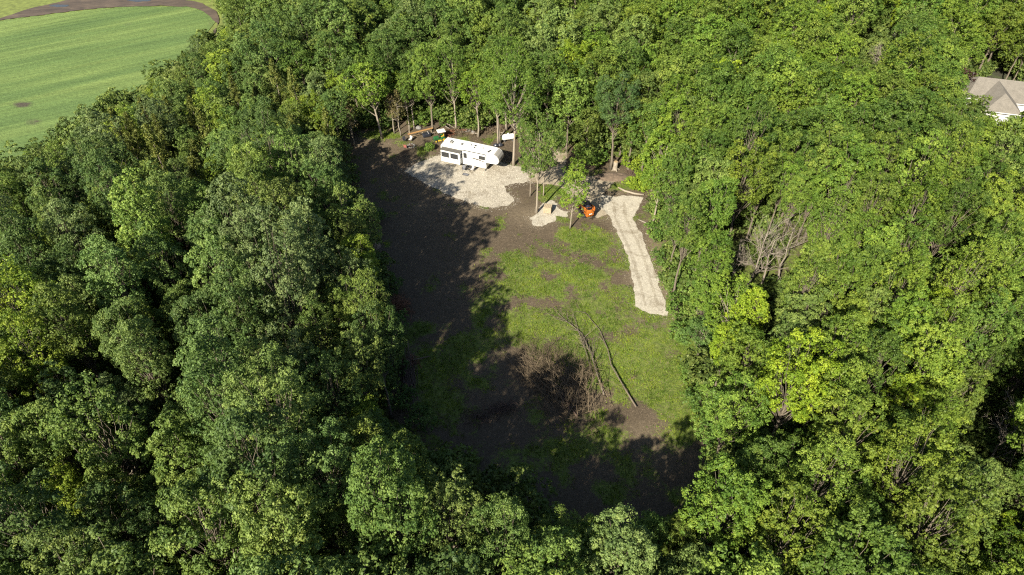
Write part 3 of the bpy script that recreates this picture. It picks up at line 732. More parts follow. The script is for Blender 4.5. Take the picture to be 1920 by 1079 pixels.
und_col = bpy.data.collections.new('understory_kinds')
for i in range(3):
    s = 650 + i; H = (3.2, 4.5, 6.5)[i]; Rr = (1.9, 2.2, 2.3)[i]
    V, tone, cc, rc = crown_data(s, H, Rr, .08, clumps=26, tufts=9, lv=9, leaf=.34, lobes=5, rcf=.36, spread=.34)
    und_col.objects.link(bpy.data.objects.new('understory_%d' % i, quad_mesh('understory_%d' % i, V, M['leaf_far'], tone)))
ur = np.random.default_rng(77); up = []
for _ in range(10500):
    x, y = ur.uniform(-150, 150), ur.uniform(12, 190)
    if abs(x) > .78 * y + 25: continue
    if not crown_ok(x, y, 5., 2.3, True) or (abs(x - HOUSE_C[0]) < 15 and abs(y - HOUSE_C[1]) < 9): continue
    if any((x - a) ** 2 + (y - b) ** 2 < 6 for a, b, _r in taken): continue
    bx, by = P(np.array([x, y, 1.])); sh = inpoly(np.array([bx]), np.array([by - 25]), DEAD_A)[0] or inpoly(np.array([bx]), np.array([by]), DEAD_A)[0]
    up.append((x, y, '', ur.uniform(.45, .6) if sh else ur.uniform(.7, 1.25), np.array((.10, .14, .032)) * ur.uniform(.75, 1.2)))
up = up[:3600]
wood_stuff('understory', 'low green undergrowth filling the gaps below the tree crowns', up, und_col, 3)

# --- shrubs along the edges of the clearing
SHR = []
for (px, py, k, s) in [(1215, 350, 1, .8), (1200, 343, 0, .7), (1180, 352, 0, .62), (1190, 356, 0, .55), (1205, 358, 0, .6), (1232, 450, 1, .9), (1248, 500, 1, .9), (1262, 545, 2, .8), (1268, 590, 1, .8), (1278, 640, 2, .8),
                       (1296, 720, 2, .8), (1315, 770, 1, 1.), (1330, 820, 2, .9), (1340, 870, 2, 1.), (1335, 620, 2, 1.), (1300, 560, 2, 1.1), (1285, 500, 2, 1.), (1262, 450, 2, 1.), (1245, 410, 1, 1.),
                       (1205, 330, 1, .9), (1180, 316, 1, .8), (1115, 312, 1, .9), (1095, 298, 1, .8), (1020, 262, 1, 1.), (1000, 246, 2, .9), (900, 240, 1, .9), (878, 243, 1, .8), (865, 240, 2, .8), (835, 238, 2, .9), (915, 236, 2, .9),
                       (795, 236, 1, .9), (720, 240, 1, .8), (690, 240, 2, .8), (655, 250, 1, .8), (640, 262, 2, .8), (655, 345, 1, .9), (700, 420, 1, .8), (742, 630, 2, .8), (728, 555, 1, .9), (752, 760, 1, .8), (790, 800, 2, .7), (735, 700, 2, .8), (680, 690, 1, 1.), (805, 283, 0, .5)]:
    SHR.append((px, py, k, s))
for i, (px, py, k, s) in enumerate(SHR):
    p = G(px, py)
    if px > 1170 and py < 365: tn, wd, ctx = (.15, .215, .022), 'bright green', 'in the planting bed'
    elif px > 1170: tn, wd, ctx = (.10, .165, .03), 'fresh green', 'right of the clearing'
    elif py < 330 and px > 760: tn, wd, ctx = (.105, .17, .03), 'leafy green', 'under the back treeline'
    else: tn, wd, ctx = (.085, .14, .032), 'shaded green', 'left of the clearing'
    if px == 805: wd, ctx = 'low dark green', 'on soil beside the trailer'
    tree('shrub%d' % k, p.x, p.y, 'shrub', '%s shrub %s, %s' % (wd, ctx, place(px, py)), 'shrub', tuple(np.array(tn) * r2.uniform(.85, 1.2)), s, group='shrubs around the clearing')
for k, (px, py, lab) in enumerate([(1806, 214, 'leafy bush hiding the left wall of the house'), (1828, 216, 'leafy bush hiding the wall under the house valley'), (1858, 218, 'leafy bush before the front wing of the house')]):
    p = G(px, py); tree('shrub2', p.x, p.y, 'shrub', lab, 'shrub', (.11, .17, .026), (.85, .8, .95)[k], group='bushes along the house')
p = G(1790, 186)
tree('shrub2', p.x, p.y, 'shrub', 'dark purple-brown bush at the left corner of the house', 'shrub', (.045, .022, .020), 1.2)

# ------------------------------------------------------------------ grass tufts, stones, litter (uncountable)
def tufts(name, label, n, dens, hmin, hmax, mat, seed, bl=4, cat='grass'):
    r = np.random.default_rng(seed)
    x, y = r.uniform(-44, 44, n * 6), r.uniform(24, 126, n * 6); px, py = P(np.stack([x, y, 0 * x], -1))
    vis = inpoly(px, py, [(560, 200), (1350, 200), (1400, 1000), (640, 1000), (560, 380)])
    cv = sample(cover, x, y); fl = sample(flat, x, y)
    pr = dens(cv, x, y) * vis * (fl > .12)
    k = r.random(len(x)) < pr; x, y = x[k][:n], y[k][:n]; z = sample(hgt, x, y); m = len(x)
    a = r.uniform(0, 6.283, (m, bl)); hh = r.uniform(hmin, hmax, (m, 1)) * r.uniform(.6, 1.2, (m, bl)); wd = hh * .34
    c = np.stack([x, y, z - .01], -1)[:, None] + np.stack([r.normal(0, .09, (m, bl)), r.normal(0, .09, (m, bl)), 0 * a], -1)
    sd = np.stack([np.cos(a), np.sin(a), 0 * a], -1); ln = np.stack([-np.sin(a), np.cos(a), 0 * a], -1) * r.uniform(-.7, .7, (m, bl, 1))
    up = np.array([0, 0, 1.])
    V = np.stack([c - sd * wd[..., None] * .5, c + sd * wd[..., None] * .5, c + (up + ln) * hh[..., None]], 2).reshape(-1, 3, 3)
    tone = np.clip(np.repeat(.5 + (fbm(x, y, 2.5) - .5) * 1.2 + (fbm(x + 13, y, .9, 2) - .5) * 1.2 + r.normal(0, .14, m), bl), 0, 1)
    return tag(put(name, quad_mesh(name, V, mat, tone)), label, cat, kind='stuff')
tufts('meadow_grass', 'patchy bright green grass growing over the clearing soil', 80000, lambda c, x, y: np.clip((c + (fbm(x, y, 1.1, 3) - .5) * 1.6 - .46) * 1.5, 0, 1), .08, .24, M['grass'], 21, 3)
tufts('low_weeds', 'low broad weeds scattered through the clearing grass', 16000, lambda c, x, y: np.clip((c + (fbm(x + 70, y, 2.0, 3) - .5) * 1.6 - .5) * 1.2, 0, 1), .08, .26, M['weed'], 22, 5, 'weeds')

M['dry'] = foliage('dry_grass', fixed=(.20, .155, .075), trans=.2)
tufts('dry_grass', 'straw coloured dry stalks and litter scattered over the clearing', 16000, lambda c, x, y: np.clip((fbm(x + 20, y + 90, 3.0, 3) - .42) * 2.2, 0, 1) * (.35 + .65 * (c > .25)), .05, .15, M['dry'], 23, 3, 'dry grass')
def stones(name, label, polys, n, smin, smax, mat, seed, z0, edge=.35):
    r = np.random.default_rng(seed); out = []
    for pl, share in polys:
        xs = [p[0] for p in pl]; ys = [p[1] for p in pl]
        x, y = r.uniform(min(xs) - 1, max(xs) + 1, n * 8), r.uniform(min(ys) - 1, max(ys) + 1, n * 8)
        ins = inpoly(x, y, pl); d = dist_poly(x, y, pl); k = ins | (r.random(len(x)) < np.exp(-d / .7) * .6)
        x, y = x[k][:int(n * share)], y[k][:int(n * share)]; out.append((x, y))
    x = np.concatenate([a for a, b in out]); y = np.concatenate([b for a, b in out]); m = len(x)
    s = r.uniform(smin, smax, (m, 1)) * r.uniform(.6, 1.3, (m, 3)); s[:, 2] *= .7
    oc = np.array([(1, 0, 0), (0, 1, 0), (-1, 0, 0), (0, -1, 0), (0, 0, 1.)]) ; a = r.uniform(0, 6.28, m)
    v = oc[None] * s[:, None] + r.normal(0, .12, (m, 5, 3)) * s[:, None]
    ca, sa = np.cos(a)[:, None], np.sin(a)[:, None]
    v = np.stack([v[..., 0] * ca - v[..., 1] * sa + x[:, None], v[..., 0] * sa + v[..., 1] * ca + y[:, None], v[..., 2] + (sample(hgt, x, y)[:, None] - .004 if name == 'soil_clods' else z0)], -1)
    t = np.array([(0, 1, 4), (1, 2, 4), (2, 3, 4), (3, 0, 4)])
    return tag(put(name, quad_mesh(name, v[:, t].reshape(-1, 3, 3), mat, None)), label, 'gravel', kind='stuff')
stones('loose_stones', 'pale crushed stones covering the pad before the trailer', [(PAD, 1.0)], 14000, .022, .06, M['stone'], 31, .046)
M['clod'] = plain('soil_clods', (.12, .092, .062), .95, var=.5, scale=1.3)
ALLC = W([(640, 250), (960, 262), (960, 285), (820, 285), (757, 325), (800, 350), (900, 392), (1000, 425), (1150, 440), (1250, 600), (1320, 860), (1150, 960), (850, 850), (745, 700), (720, 480), (640, 330)])
o = stones('soil_clods', 'small clods and crumbs of bare soil over the clearing', [(ALLC, 1.0)], 26000, .02, .075, M['clod'], 33, .075); o['category'] = 'soil'
stones('loose_stones', 'loose stones along the pale gravel drive', [(DRIVE, .8), (PATCH, .2)], 6000, .015, .045, M['stone'], 32, .052)

# ------------------------------------------------------------------ travel trailer
M['rv_white'] = plain('rv_white', (.64, .64, .62), .35, var=.09, scale=.9, coat=.2)
M['rv_roof'] = plain('rv_roof', (.58, .57, .54), .6, var=.12, scale=.8)
M['rv_ac'] = plain('rv_ac', (.50, .49, .46), .5, var=.1)
M['rv_cap'] = plain('rv_cap', (.27, .255, .23), .4, var=.08)
M['rv_glass'] = plain('rv_glass', (.035, .035, .035), .08, var=.2)
M['rv_frame'] = plain('rv_frame', (.035, .035, .035), .5)
M['rv_stripe'] = plain('rv_stripe', (.06, .047, .036), .5)
M['rv_grey'] = plain('rv_grey', (.075, .068, .056), .7, var=.2)
M['black'] = plain('black_rubber', (.018, .018, .018), .75)
M['steel'] = plain('steel', (.32, .32, .32), .4, .8)
M['dark_steel'] = plain('dark_steel', (.05, .05, .055), .5, .5)
rvA, rvB = G(828, 300, .5), G(911, 318, .5); rz = math.atan2(rvB.y - rvA.y, rvB.x - rvA.x)
rv = thing('travel_trailer', 'long white fifth-wheel camping trailer parked on the gravel pad', 'trailer', (rvA.x, rvA.y, .05), rz)
prof = [(0, .55), (-.03, 1.2), (-.02, 3.1), (.06, 3.42), (.28, 3.56), (4, 3.62), (9.3, 3.58), (9.9, 3.45), (10.35, 3.15), (10.62, 2.75), (10.70, 2.35), (10.55, 1.95), (10.2, 1.72), (8.45, 1.66), (8.4, .5), (4, .5)]
MB().prism(prof, 0, 2.5).build('body', M['rv_white'], rv, bevel=.12, seg=3)
MB().prism([(.3, 3.567), (4, 3.628), (9.25, 3.588), (9.25, 3.61), (4, 3.65), (.3, 3.59)], .14, 2.36).build('roof', M['rv_roof'], rv)
cp = MB(); cp.prism([(9.72, 3.50), (9.95, 3.445), (10.40, 3.14), (10.66, 2.76), (10.735, 2.36), (10.58, 1.93), (10.3, 1.72), (10.27, 1.85), (10.4, 2.3), (10.3, 2.8), (10.1, 3.1)], .2, 2.3)
cap = cp.build('front_cap', M['rv_cap'], rv, bevel=.03)
MB().box((10.705, 1.2, 2.45), (.06, .5, .22)).build('emblem', M['rv_frame'], cap)
def window(x, z, wx, hz, y, parent, face=-1):
    wf = MB().box((x, y, z), (wx, .05, hz)).build('window', M['rv_frame'], parent, bevel=.015)
    MB().box((x, y - .028, z), (wx - .1, .02, hz - .1)).build('pane', M['rv_glass'], wf); return wf
sl = MB().box((2.15, -.42, 1.92), (3.5, .88, 2.25)).build('slide_out', M['rv_white'], rv, bevel=.04)
MB().box((2.15, -.45, 3.10), (3.62, .98, .07), rx=R(5)).build('slide_awning', M['rv_grey'], sl)
MB().box((.36, -.66, 2.85), (.06, .1, .5)).build('awning_bracket', M['rv_frame'], sl)
window(1.22, 2.22, 1.42, .98, -.875, sl); window(2.9, 2.22, 1.42, .98, -.875, sl)
MB().prism([(.45, 1.50), (3.85, 1.32), (3.85, 1.42), (.45, 1.58)], -.868, -.864).build('stripe', M['rv_stripe'], sl)
MB().box((3.91, -.4, 2.2), (.02, .5, .8)).build('side_pane', M['rv_glass'], sl)
MB().box((4.02, -.02, 1.9), (.1, .06, 2.6)).build('slide_trim', M['rv_grey'], rv)
window(4.55, 2.3, .62, .98, -.03, rv); window(7.65, 2.5, 1.15, .72, -.03, rv)
MB().box((6.25, -.07, 3.30), (4.3, .12, .13)).build('awning_roller', M['rv_frame'], rv, bevel=.03)
MB().box((8.38, -.05, 2.35), (.06, .06, 1.9)).build('awning_arm', M['rv_frame'], rv)
MB().prism([(5.3, 2.06), (8.2, 1.72), (8.2, 1.86), (6.6, 2.16), (5.3, 2.16)], -.012, -.006).build('stripe', M['rv_stripe'], rv)
MB().prism([(4.3, 1.55), (7.0, 1.38), (7.0, 1.43), (4.3, 1.62)], -.012, -.006).build('stripe', M['rv_cap'], rv)
d = MB().box((5.35, -.02, 1.72), (.7, .05, 1.95)).build('door', M['rv_white'], rv, bevel=.015); MB().box((5.62, -.07, 1.7), (.06, .06, .18)).build('door_handle', M['rv_frame'], d)
stp = MB()
for i in range(3): stp.box((5.35, -.25 - .28 * i, .62 - .2 * i), (.75, .26, .04))
stp.box((4.98, -.5, .42), (.04, .75, .06), rx=R(36)); stp.box((5.72, -.5, .42), (.04, .75, .06), rx=R(36)); stp.build('entry_step', M['dark_steel'], rv)
MB().box((1.0, .95, 3.80), (1.15, .85, .38)).build('air_conditioner', M['rv_ac'], rv, bevel=.13, seg=3)
MB().box((1.75, .95, 3.74), (.3, .7, .2)).build('roof_box', M['rv_cap'], rv, bevel=.04)
for x, y, s in ((3.6, 1.1, .36), (5.9, 1.45, .3), (6.0, .8, .2), (6.5, 1.6, .34), (7.4, 1.2, .16)):
    MB().box((x, y, 3.68), (s, s, .12)).build('roof_vent', M['rv_white'] if s > .33 and x > 4 else M['rv_frame'], rv, bevel=.02)
MB().box((8.75, .62, 3.70), (.2, .75, .12), rz=R(-20)).build('roof_vent', M['rv_frame'], rv, bevel=.02)
MB().lathe([(.0, 0), (.35, 0), (.34, .12), (.24, .24), (.0, .3)], (4.9, 1.25, 3.64), 14).build('satellite_dome', M['rv_white'], rv, smooth=True)
for x in (4.6, 5.6):
    for y in (.2, 2.3):
        wh = MB().lathe([(.0, -.12), (.38, -.12), (.4, -.06), (.4, .06), (.38, .12), (.0, .12)], (x, y, .37), 18, axis='Y').build('wheel', M['black'], rv)
        MB().lathe([(.0, -.13), (.2, -.13), (.2, .13), (0, .13)], (x, y, .37), 14, axis='Y').build('rim', M['steel'], wh)
for y in (.3, 2.2): MB().box((8.15, y, .27), (.1, .1, .5)).box((8.15, y, .02), (.25, .25, .04)).build('landing_leg', M['dark_steel'], rv)
MB().tube([(9.3, 1.25, 1.7), (9.3, 1.25, 1.2)], [.12, .09], 10).build('hitch_pin', M['dark_steel'], rv)
MB().box((-.06, 1.25, 2.2), (.05, 1.3, .7)).build('rear_window', M['rv_glass'], rv)

# outdoor mat and items by the trailer step
def near_rv(x, y, z=.05): return Vector((rvA.x + x * math.cos(rz) - y * math.sin(rz), rvA.y + x * math.sin(rz) + y * math.cos(rz), z))
M['fabric_grey'] = plain('fabric_grey', (.12, .12, .13), .9); M['fabric_red'] = plain('fabric_red', (.28, .09, .07), .9); M['fabric_pale'] = plain('fabric_pale', (.45, .42, .4), .9)
M['fabric_black'] = plain('fabric_black', (.02, .02, .025), .9)
def camp_chair(loc, rz_, mat, label):
    t = thing('camp_chair', label, 'chair', loc, rz_, 'folding camp chairs')
    MB().box((0, 0, .42), (.52, .48, .04)).build('seat', mat, t, bevel=.01); MB().box((0, .25, .72), (.52, .04, .56), rx=R(-14)).build('backrest', mat, t, bevel=.01)
    for sx in (-1, 1):
        MB().tube([(sx * .26, -.26, 0), (sx * .26, .24, .44)], .018, 6).build('leg', M['dark_steel'], t)
        MB().tube([(sx * .27, .26, 0), (sx * .27, -.22, .62)], .018, 6).build('leg', M['dark_steel'], t)
        MB().box((sx * .28, 0, .63), (.06, .46, .03)).build('armrest', M['dark_steel'], t)
    return t
camp_chair(near_rv(4.75, -1.25, .06), rz + .2, M['fabric_grey'], 'grey folding chair left of the trailer step')
camp_chair(near_rv(6.15, -.85, .06), rz - .4, M['fabric_pale'], 'pale folding chair right of the trailer step')
p = near_rv(5.5, -2.1, .055); t = thing('door_mat', 'dark mat on the gravel before the trailer step', 'mat', p, rz); MB().box((0, 0, .012), (1.1, .7, .02)).build('pad', M['fabric_black'], t, bevel=.005)
MB().box((0, 0, .024), (.9, .5, .006)).build('inner_panel', M['fabric_grey'], t)

# ------------------------------------------------------------------ skid-steer loader
M['orange'] = plain('loader_orange', (.38, .112, .016), .42, var=.08, coat=.15)
M['cab_glass'] = plain('cab_glass', (.03, .035, .06), .08, var=.2); M['plate'] = plain('white_plate', (.75, .75, .72), .5)
sk = G(1104, 407); t = thing('skid_loader', 'orange compact tracked loader parked by the sapling', 'loader', (sk.x - .3, sk.y + .7, gz(sk.x, sk.y)), R(108))
body = [(-1.35, .45), (-1.4, 1.15), (-1.28, 1.62), (-.55, 1.68), (-.5, 1.3), (.75, 1.0), (.85, .4)]
b = MB().prism(body, -.62, .62).build('body', M['orange'], t, bevel=.05)
rd = MB().box((-1.415, 0, 1.0), (.06, 1.02, .98)).build('rear_door', M['orange'], t, bevel=.03)
MB().box((-1.452, 0, .98), (.012, .5, .14)).build('white_plate', M['plate'], rd)
for s in (-1, 1): MB().box((-1.452, s * .36, 1.0), (.02, .12, .12)).build('tail_lamp', M['black'], rd)
MB().box((-.95, 0, 1.665), (.5, .78, .05)).build('engine_grille', M['dark_steel'], t, bevel=.015)
for s in (-1, 1):
    tr = [(-1.15, .28), (-1.0, .06), (-.8, .0), (.75, 0), (.95, .06), (1.1, .28), (.98, .52), (.7, .6), (-.8, .62), (-1.05, .5)]
    tk = MB().prism(tr, s * .82 - .2, s * .82 + .2).build('track', M['black'], t, bevel=.03)
    for x in (-.75, -.25, .25, .7): MB().lathe([(0, -.21), (.18, -.21), (.18, .21), (0, .21)], (x, s * .82, .26), 12, axis='Y').build('track_roller', M['dark_steel'], tk)
    arm = [(-1.25, 1.15), (-1.3, 1.85), (-.95, 1.95), (.9, 1.42), (1.45, .75), (1.5, .35), (1.3, .35), (1.22, .7), (.8, 1.2), (-.85, 1.7), (-1.0, 1.15)]
    MB().prism(arm, s * .72 - .07, s * .72 + .07).build('lift_arm', M['orange'], t, bevel=.02)
    MB().tube([(-.5, s * .8, 1.0), (.7, s * .8, 1.2)], .05, 8).build('lift_ram', M['steel'], t)
cb = MB().prism([(-.5, 1.28), (-.42, 2.05), (.62, 2.05), (.78, 1.02), (.2, 1.05)], -.5, .5).build('cab', M['dark_steel'], t, bevel=.04)
MB().box((.1, 0, 2.075), (1.0, .98, .05)).build('cab_roof', M['black'], cb, bevel=.02)
for s in (-1, 1): MB().prism([(-.34, 1.45), (-.3, 1.95), (.54, 1.95), (.66, 1.3)], s * .505 - .008, s * .505 + .008).build('side_glass', M['cab_glass'], cb)
MB().box((-.49, 0, 1.82), (.02, .8, .34), ry=R(6)).build('rear_glass', M['cab_glass'], cb)
g = MB().prism([(1.4, .05), (1.45, .75), (1.55, .78), (1.62, .25), (2.35, .1), (2.38, .04)], -.85, .85).build('bucket', M['dark_steel'], t, bevel=.012)
for k in range(6): MB().box((2.42, -.7 + .28 * k, .07), (.18, .07, .03)).build('bucket_tooth', M['steel'], g)
MB().tube([(1.5, -.3, .78), (1.85, -.3, .85), (2.2, -.3, .5)], .05, 6).tube([(1.5, .3, .78), (1.85, .3, .85), (2.2, .3, .5)], .05, 6).build('grapple', M['orange'], g)

# ------------------------------------------------------------------ wooden crate, tank, garden tractor, rack, chairs
M['wood'] = plain('pale_wood', (.31, .25, .165), .8, var=.2, scale=5); M['wood_dark'] = plain('aged_wood', (.24, .18, .11), .85, var=.25, scale=5)
M['beam'] = plain('orange_timber', (.30, .165, .06), .8, var=.2)
cr = G(1027, 402); t = thing('wooden_crate', 'pale wooden slatted crate on the small gravel patch', 'crate', (cr.x, cr.y + .5, .05), R(-14))
cb_ = MB().box((0, 0, .63), (1.12, 1.0, 1.0)).build('core', M['wood_dark'], t)
for s in (-1, 1):
    for k in range(4):
        MB().box((0, s * .52, .22 + .27 * k), (1.24, .03, .22)).build('slat', M['wood'], t); MB().box((s * .58, 0, .22 + .27 * k), (.03, 1.0, .22)).build('slat', M['wood'], t)
for k in range(5): MB().box((-.5 + .25 * k, 0, 1.15), (.22, 1.1, .03)).build('lid_board', M['wood'], t)
for x in (-.5, 0, .5): MB().box((x, 0, .06), (.1, 1.1, .12)).build('runner', M['wood_dark'], t)
M['tank_white'] = plain('tank_white', (.70, .70, .68), .4, var=.03)
tk = G(953, 266); t = thing('propane_tank', 'white capsule shaped gas tank on feet behind the trailer', 'tank', (tk.x, tk.y, gz(tk.x, tk.y)), R(14))
n = 8; pr = [(.0, -1.25)] + [(.52 * math.sin(a), -.85 - .40 * math.cos(a)) for a in np.linspace(.25, 1.57, 6)] + [(.52 * math.sin(a), .85 + .40 * -math.cos(a)) for a in np.linspace(1.57, 2.9, 6)] + [(.0, 1.25)]
MB().lathe(pr, (0, 0, .85), 20, axis='X').build('vessel', M['tank_white'], t, smooth=True)
for x in (-.7, .7): MB().box((x, 0, .2), (.14, .7, .4)).build('foot', M['steel'], t)
MB().lathe([(0, 0), (.2, 0), (.2, .16), (.12, .24), (0, .24)], (0, 0, 1.34), 12).build('valve_dome', M['tank_white'], t)
p = near_rv(7.9, 3.6); t = thing('utility_post', 'short white utility post behind the trailer front', 'post', (p.x, p.y, gz(p.x, p.y)), rz)
MB().box((0, 0, .75), (.16, .16, 1.5)).build('post', M['tank_white'], t, bevel=.02); MB().box((0, -.1, 1.25), (.3, .12, .45)).build('meter_box', M['tank_white'], t, bevel=.02)
M['bag'] = plain('dark_plastic', (.02, .022, .03), .35)
for k, (px, py, lab) in enumerate([(930, 277, 'left black plastic bag at the foot of the twin trunks'), (938, 276, 'right black plastic bag at the foot of the twin trunks')]):
    p = G(px, py); rr = np.random.default_rng(60 + k); mb = MB()
    mb.lathe([(.0, 0), (.34, .02), (.42, .25), (.36, .5), (.16, .68), (.06, .74), (.10, .84), (0, .86)], (0, 0, 0), 12); mb.v[0] = mb.v[0] * np.array([1.25, .95, .8]) + rr.normal(0, .03, mb.v[0].shape)
    tag(mb.build('plastic_bag', M['bag'], None, (p.x, p.y, gz(p.x, p.y)), smooth=True), lab, 'bag', 'black bags by the trunks')

M['jd_green'] = plain('tractor_green', (.018, .09, .028), .4); M['yellow'] = plain('tractor_yellow', (.38, .27, .03), .45)
p = G(824, 266); t = thing('garden_tractor', 'small green garden tractor with yellow wheels and white canopy', 'tractor', (p.x, p.y, gz(p.x, p.y)), R(200))
MB().prism([(.1, .4), (.1, .95), (.9, .9), (1.05, .75), (1.05, .4)], -.3, .3).build('hood', M['jd_green'], t, bevel=.05)
MB().box((-.15, 0, .45), (2.0, .6, .2)).build('chassis', M['jd_green'], t, bevel=.03)
for s in (-1, 1): MB().prism([(-1.1, .5), (-1.0, .85), (-.7, .98), (-.35, .85), (-.25, .5)], s * .5 - .16, s * .5 + .16).build('fender', M['jd_green'], t, bevel=.02)
st_ = MB().box((-.6, 0, .8), (.5, .5, .12)).build('seat', M['yellow'], t, bevel=.04); MB().box((-.85, 0, 1.05), (.1, .5, .45)).build('seat_back', M['yellow'], st_, bevel=.04)
MB().tube([(.05, 0, .9), (-.12, 0, 1.12)], .025, 6).lathe([(.16, 0), (.19, 0), (.19, .03), (.16, .03)], (-.12, 0, 1.1), 14).build('steering_wheel', M['black'], t)
for x, rr, ww in ((-.7, .42, .28), (.75, .28, .2)):
    for s in (-1, 1):
        wh = MB().lathe([(0, -ww / 2), (rr * .93, -ww / 2), (rr, -ww / 4), (rr, ww / 4), (rr * .93, ww / 2), (0, ww / 2)], (x, s * .52, rr), 16, axis='Y').build('wheel', M['black'], t)
        MB().lathe([(0, -ww / 2 - .01), (rr * .6, -ww / 2 - .01), (rr * .6, ww / 2 + .01), (0, ww / 2 + .01)], (x, s * .52, rr), 14, axis='Y').build('rim', M['yellow'], wh)
MB().box((0, 0, .22), (.7, 1.1, .16)).build('mower_deck', M['yellow'], t, bevel=.04)
cn = MB().box((-.45, 0, 1.92), (1.5, 1.2, .16)).build('canopy', M['rv_ac'], t, bevel=.07)
for sx in (-1, 1):
    for sy in (-1, 1): MB().tube([(-.45 + sx * .5, sy * .45, .8), (-.45 + sx * .55, sy * .5, 1.86)], .025, 6).build('canopy_post', M['dark_steel'], t)

a, b_ = G(768, 264), G(811, 254)
ang = math.atan2(b_.y - a.y, b_.x - a.x); Lr = (b_ - a).length
t = thing('timber_rack', 'long orange timber beam on short posts at the back of the clearing', 'rack', (a.x, a.y, gz(a.x, a.y)), ang)
MB().box((Lr / 2, 0, 1.22), (Lr + .4, .16, .2), ry=R(-1.5)).build('beam', M['beam'], t, bevel=.015)
for x, h in ((.15, 1.7), (Lr * .58, 1.12), (Lr - .15, 1.15)):
    MB().box((x, .14, h / 2), (.14, .1, h)).build('post', M['wood'], t)
MB().box((Lr * .3, .5, .32), (Lr * .5, .12, .14), rz=R(6)).build('lower_rail', M['wood_dark'], t, bevel=.01)
p = G(800, 259); tp = thing('tarp_bundle', 'dark tarp covered bundle under the timber rack', 'bundle', (p.x, p.y + .2, gz(p.x, p.y)), ang)
mb = MB().box((0, 0, .38), (1.5, .9, .7)); mb.build('cover', M['bag'], tp, bevel=.16, seg=2); MB().box((.3, 0, .755), (.06, .98, .03)).build('strap', M['fabric_pale'], tp)
camp_chair((G(759, 268).x, G(759, 268).y, gz(G(759, 268).x, G(759, 268).y)), R(30), M['fabric_black'], 'black folding chair at the fire ring, farthest left')
camp_chair((G(770, 267).x, G(770, 267).y, gz(G(770, 267).x, G(770, 267).y)), R(-40), M['fabric_pale'], 'white folding chair at the fire ring near the timber rack')
camp_chair((G(761, 281).x, G(761, 281).y, gz(G(761, 281).x, G(761, 281).y)), R(170), M['fabric_red'], 'red folding chair in front of the fire ring')
p = G(771, 276); t = thing('fire_ring', 'small round ring of stones holding charred wood among the chairs', 'fire pit', (p.x, p.y, gz(p.x, p.y)))
def rock(seed, s, name, mat, parent, loc):
    rr = np.random.default_rng(seed); bm = bmesh.new(); bmesh.ops.create_icosphere(bm, subdivisions=2, radius=1)
    dv = rr.normal(size=(6, 3)); dv = unit(dv)
    for v in bm.verts:
        k = 1 - .28 * max(0, max(float(np.dot(dv[i], v.co)) for i in range(6)) - .55) * 2 + rr.normal(0, .03)
        v.co = Vector((v.co.x * s[0] * k, v.co.y * s[1] * k, v.co.z * s[2] * k))
    me = bpy.data.meshes.new(name); bm.to_mesh(me); bm.free(); me.materials.append(mat)
    return put(name, me, parent, loc)
for k in range(9): rock(70 + k, (.2, .16, .14), 'stone', M['boulder'], t, (.62 * math.cos(k * .698), .62 * math.sin(k * .698), .08))
for k in range(3): MB().tube([(-.35 * math.cos(k), -.35 * math.sin(k), .05 + .05 * k), (.35 * math.cos(k), .35 * math.sin(k), .14 + .05 * k)], .06, 6).build('charred_log', M['brush_dark'], t)

BL = [(876, 249, .75, 'largest grey boulder in the debris row behind the trailer'), (888, 250, .5, 'small grey boulder right of the largest one'), (785, 243, .7, 'grey boulder behind the timber rack'), (866, 251, .4, 'small stone left of the largest grey boulder')]
for k, (px, py, s, lab) in enumerate(BL):
    p = G(px, py); o = rock(80 + k, (s, s * .75, s * .6), 'boulder', M['boulder'], None, (p.x, p.y, gz(p.x, p.y) + s * .25)); tag(o, lab, 'boulder', 'boulders along the back edge')

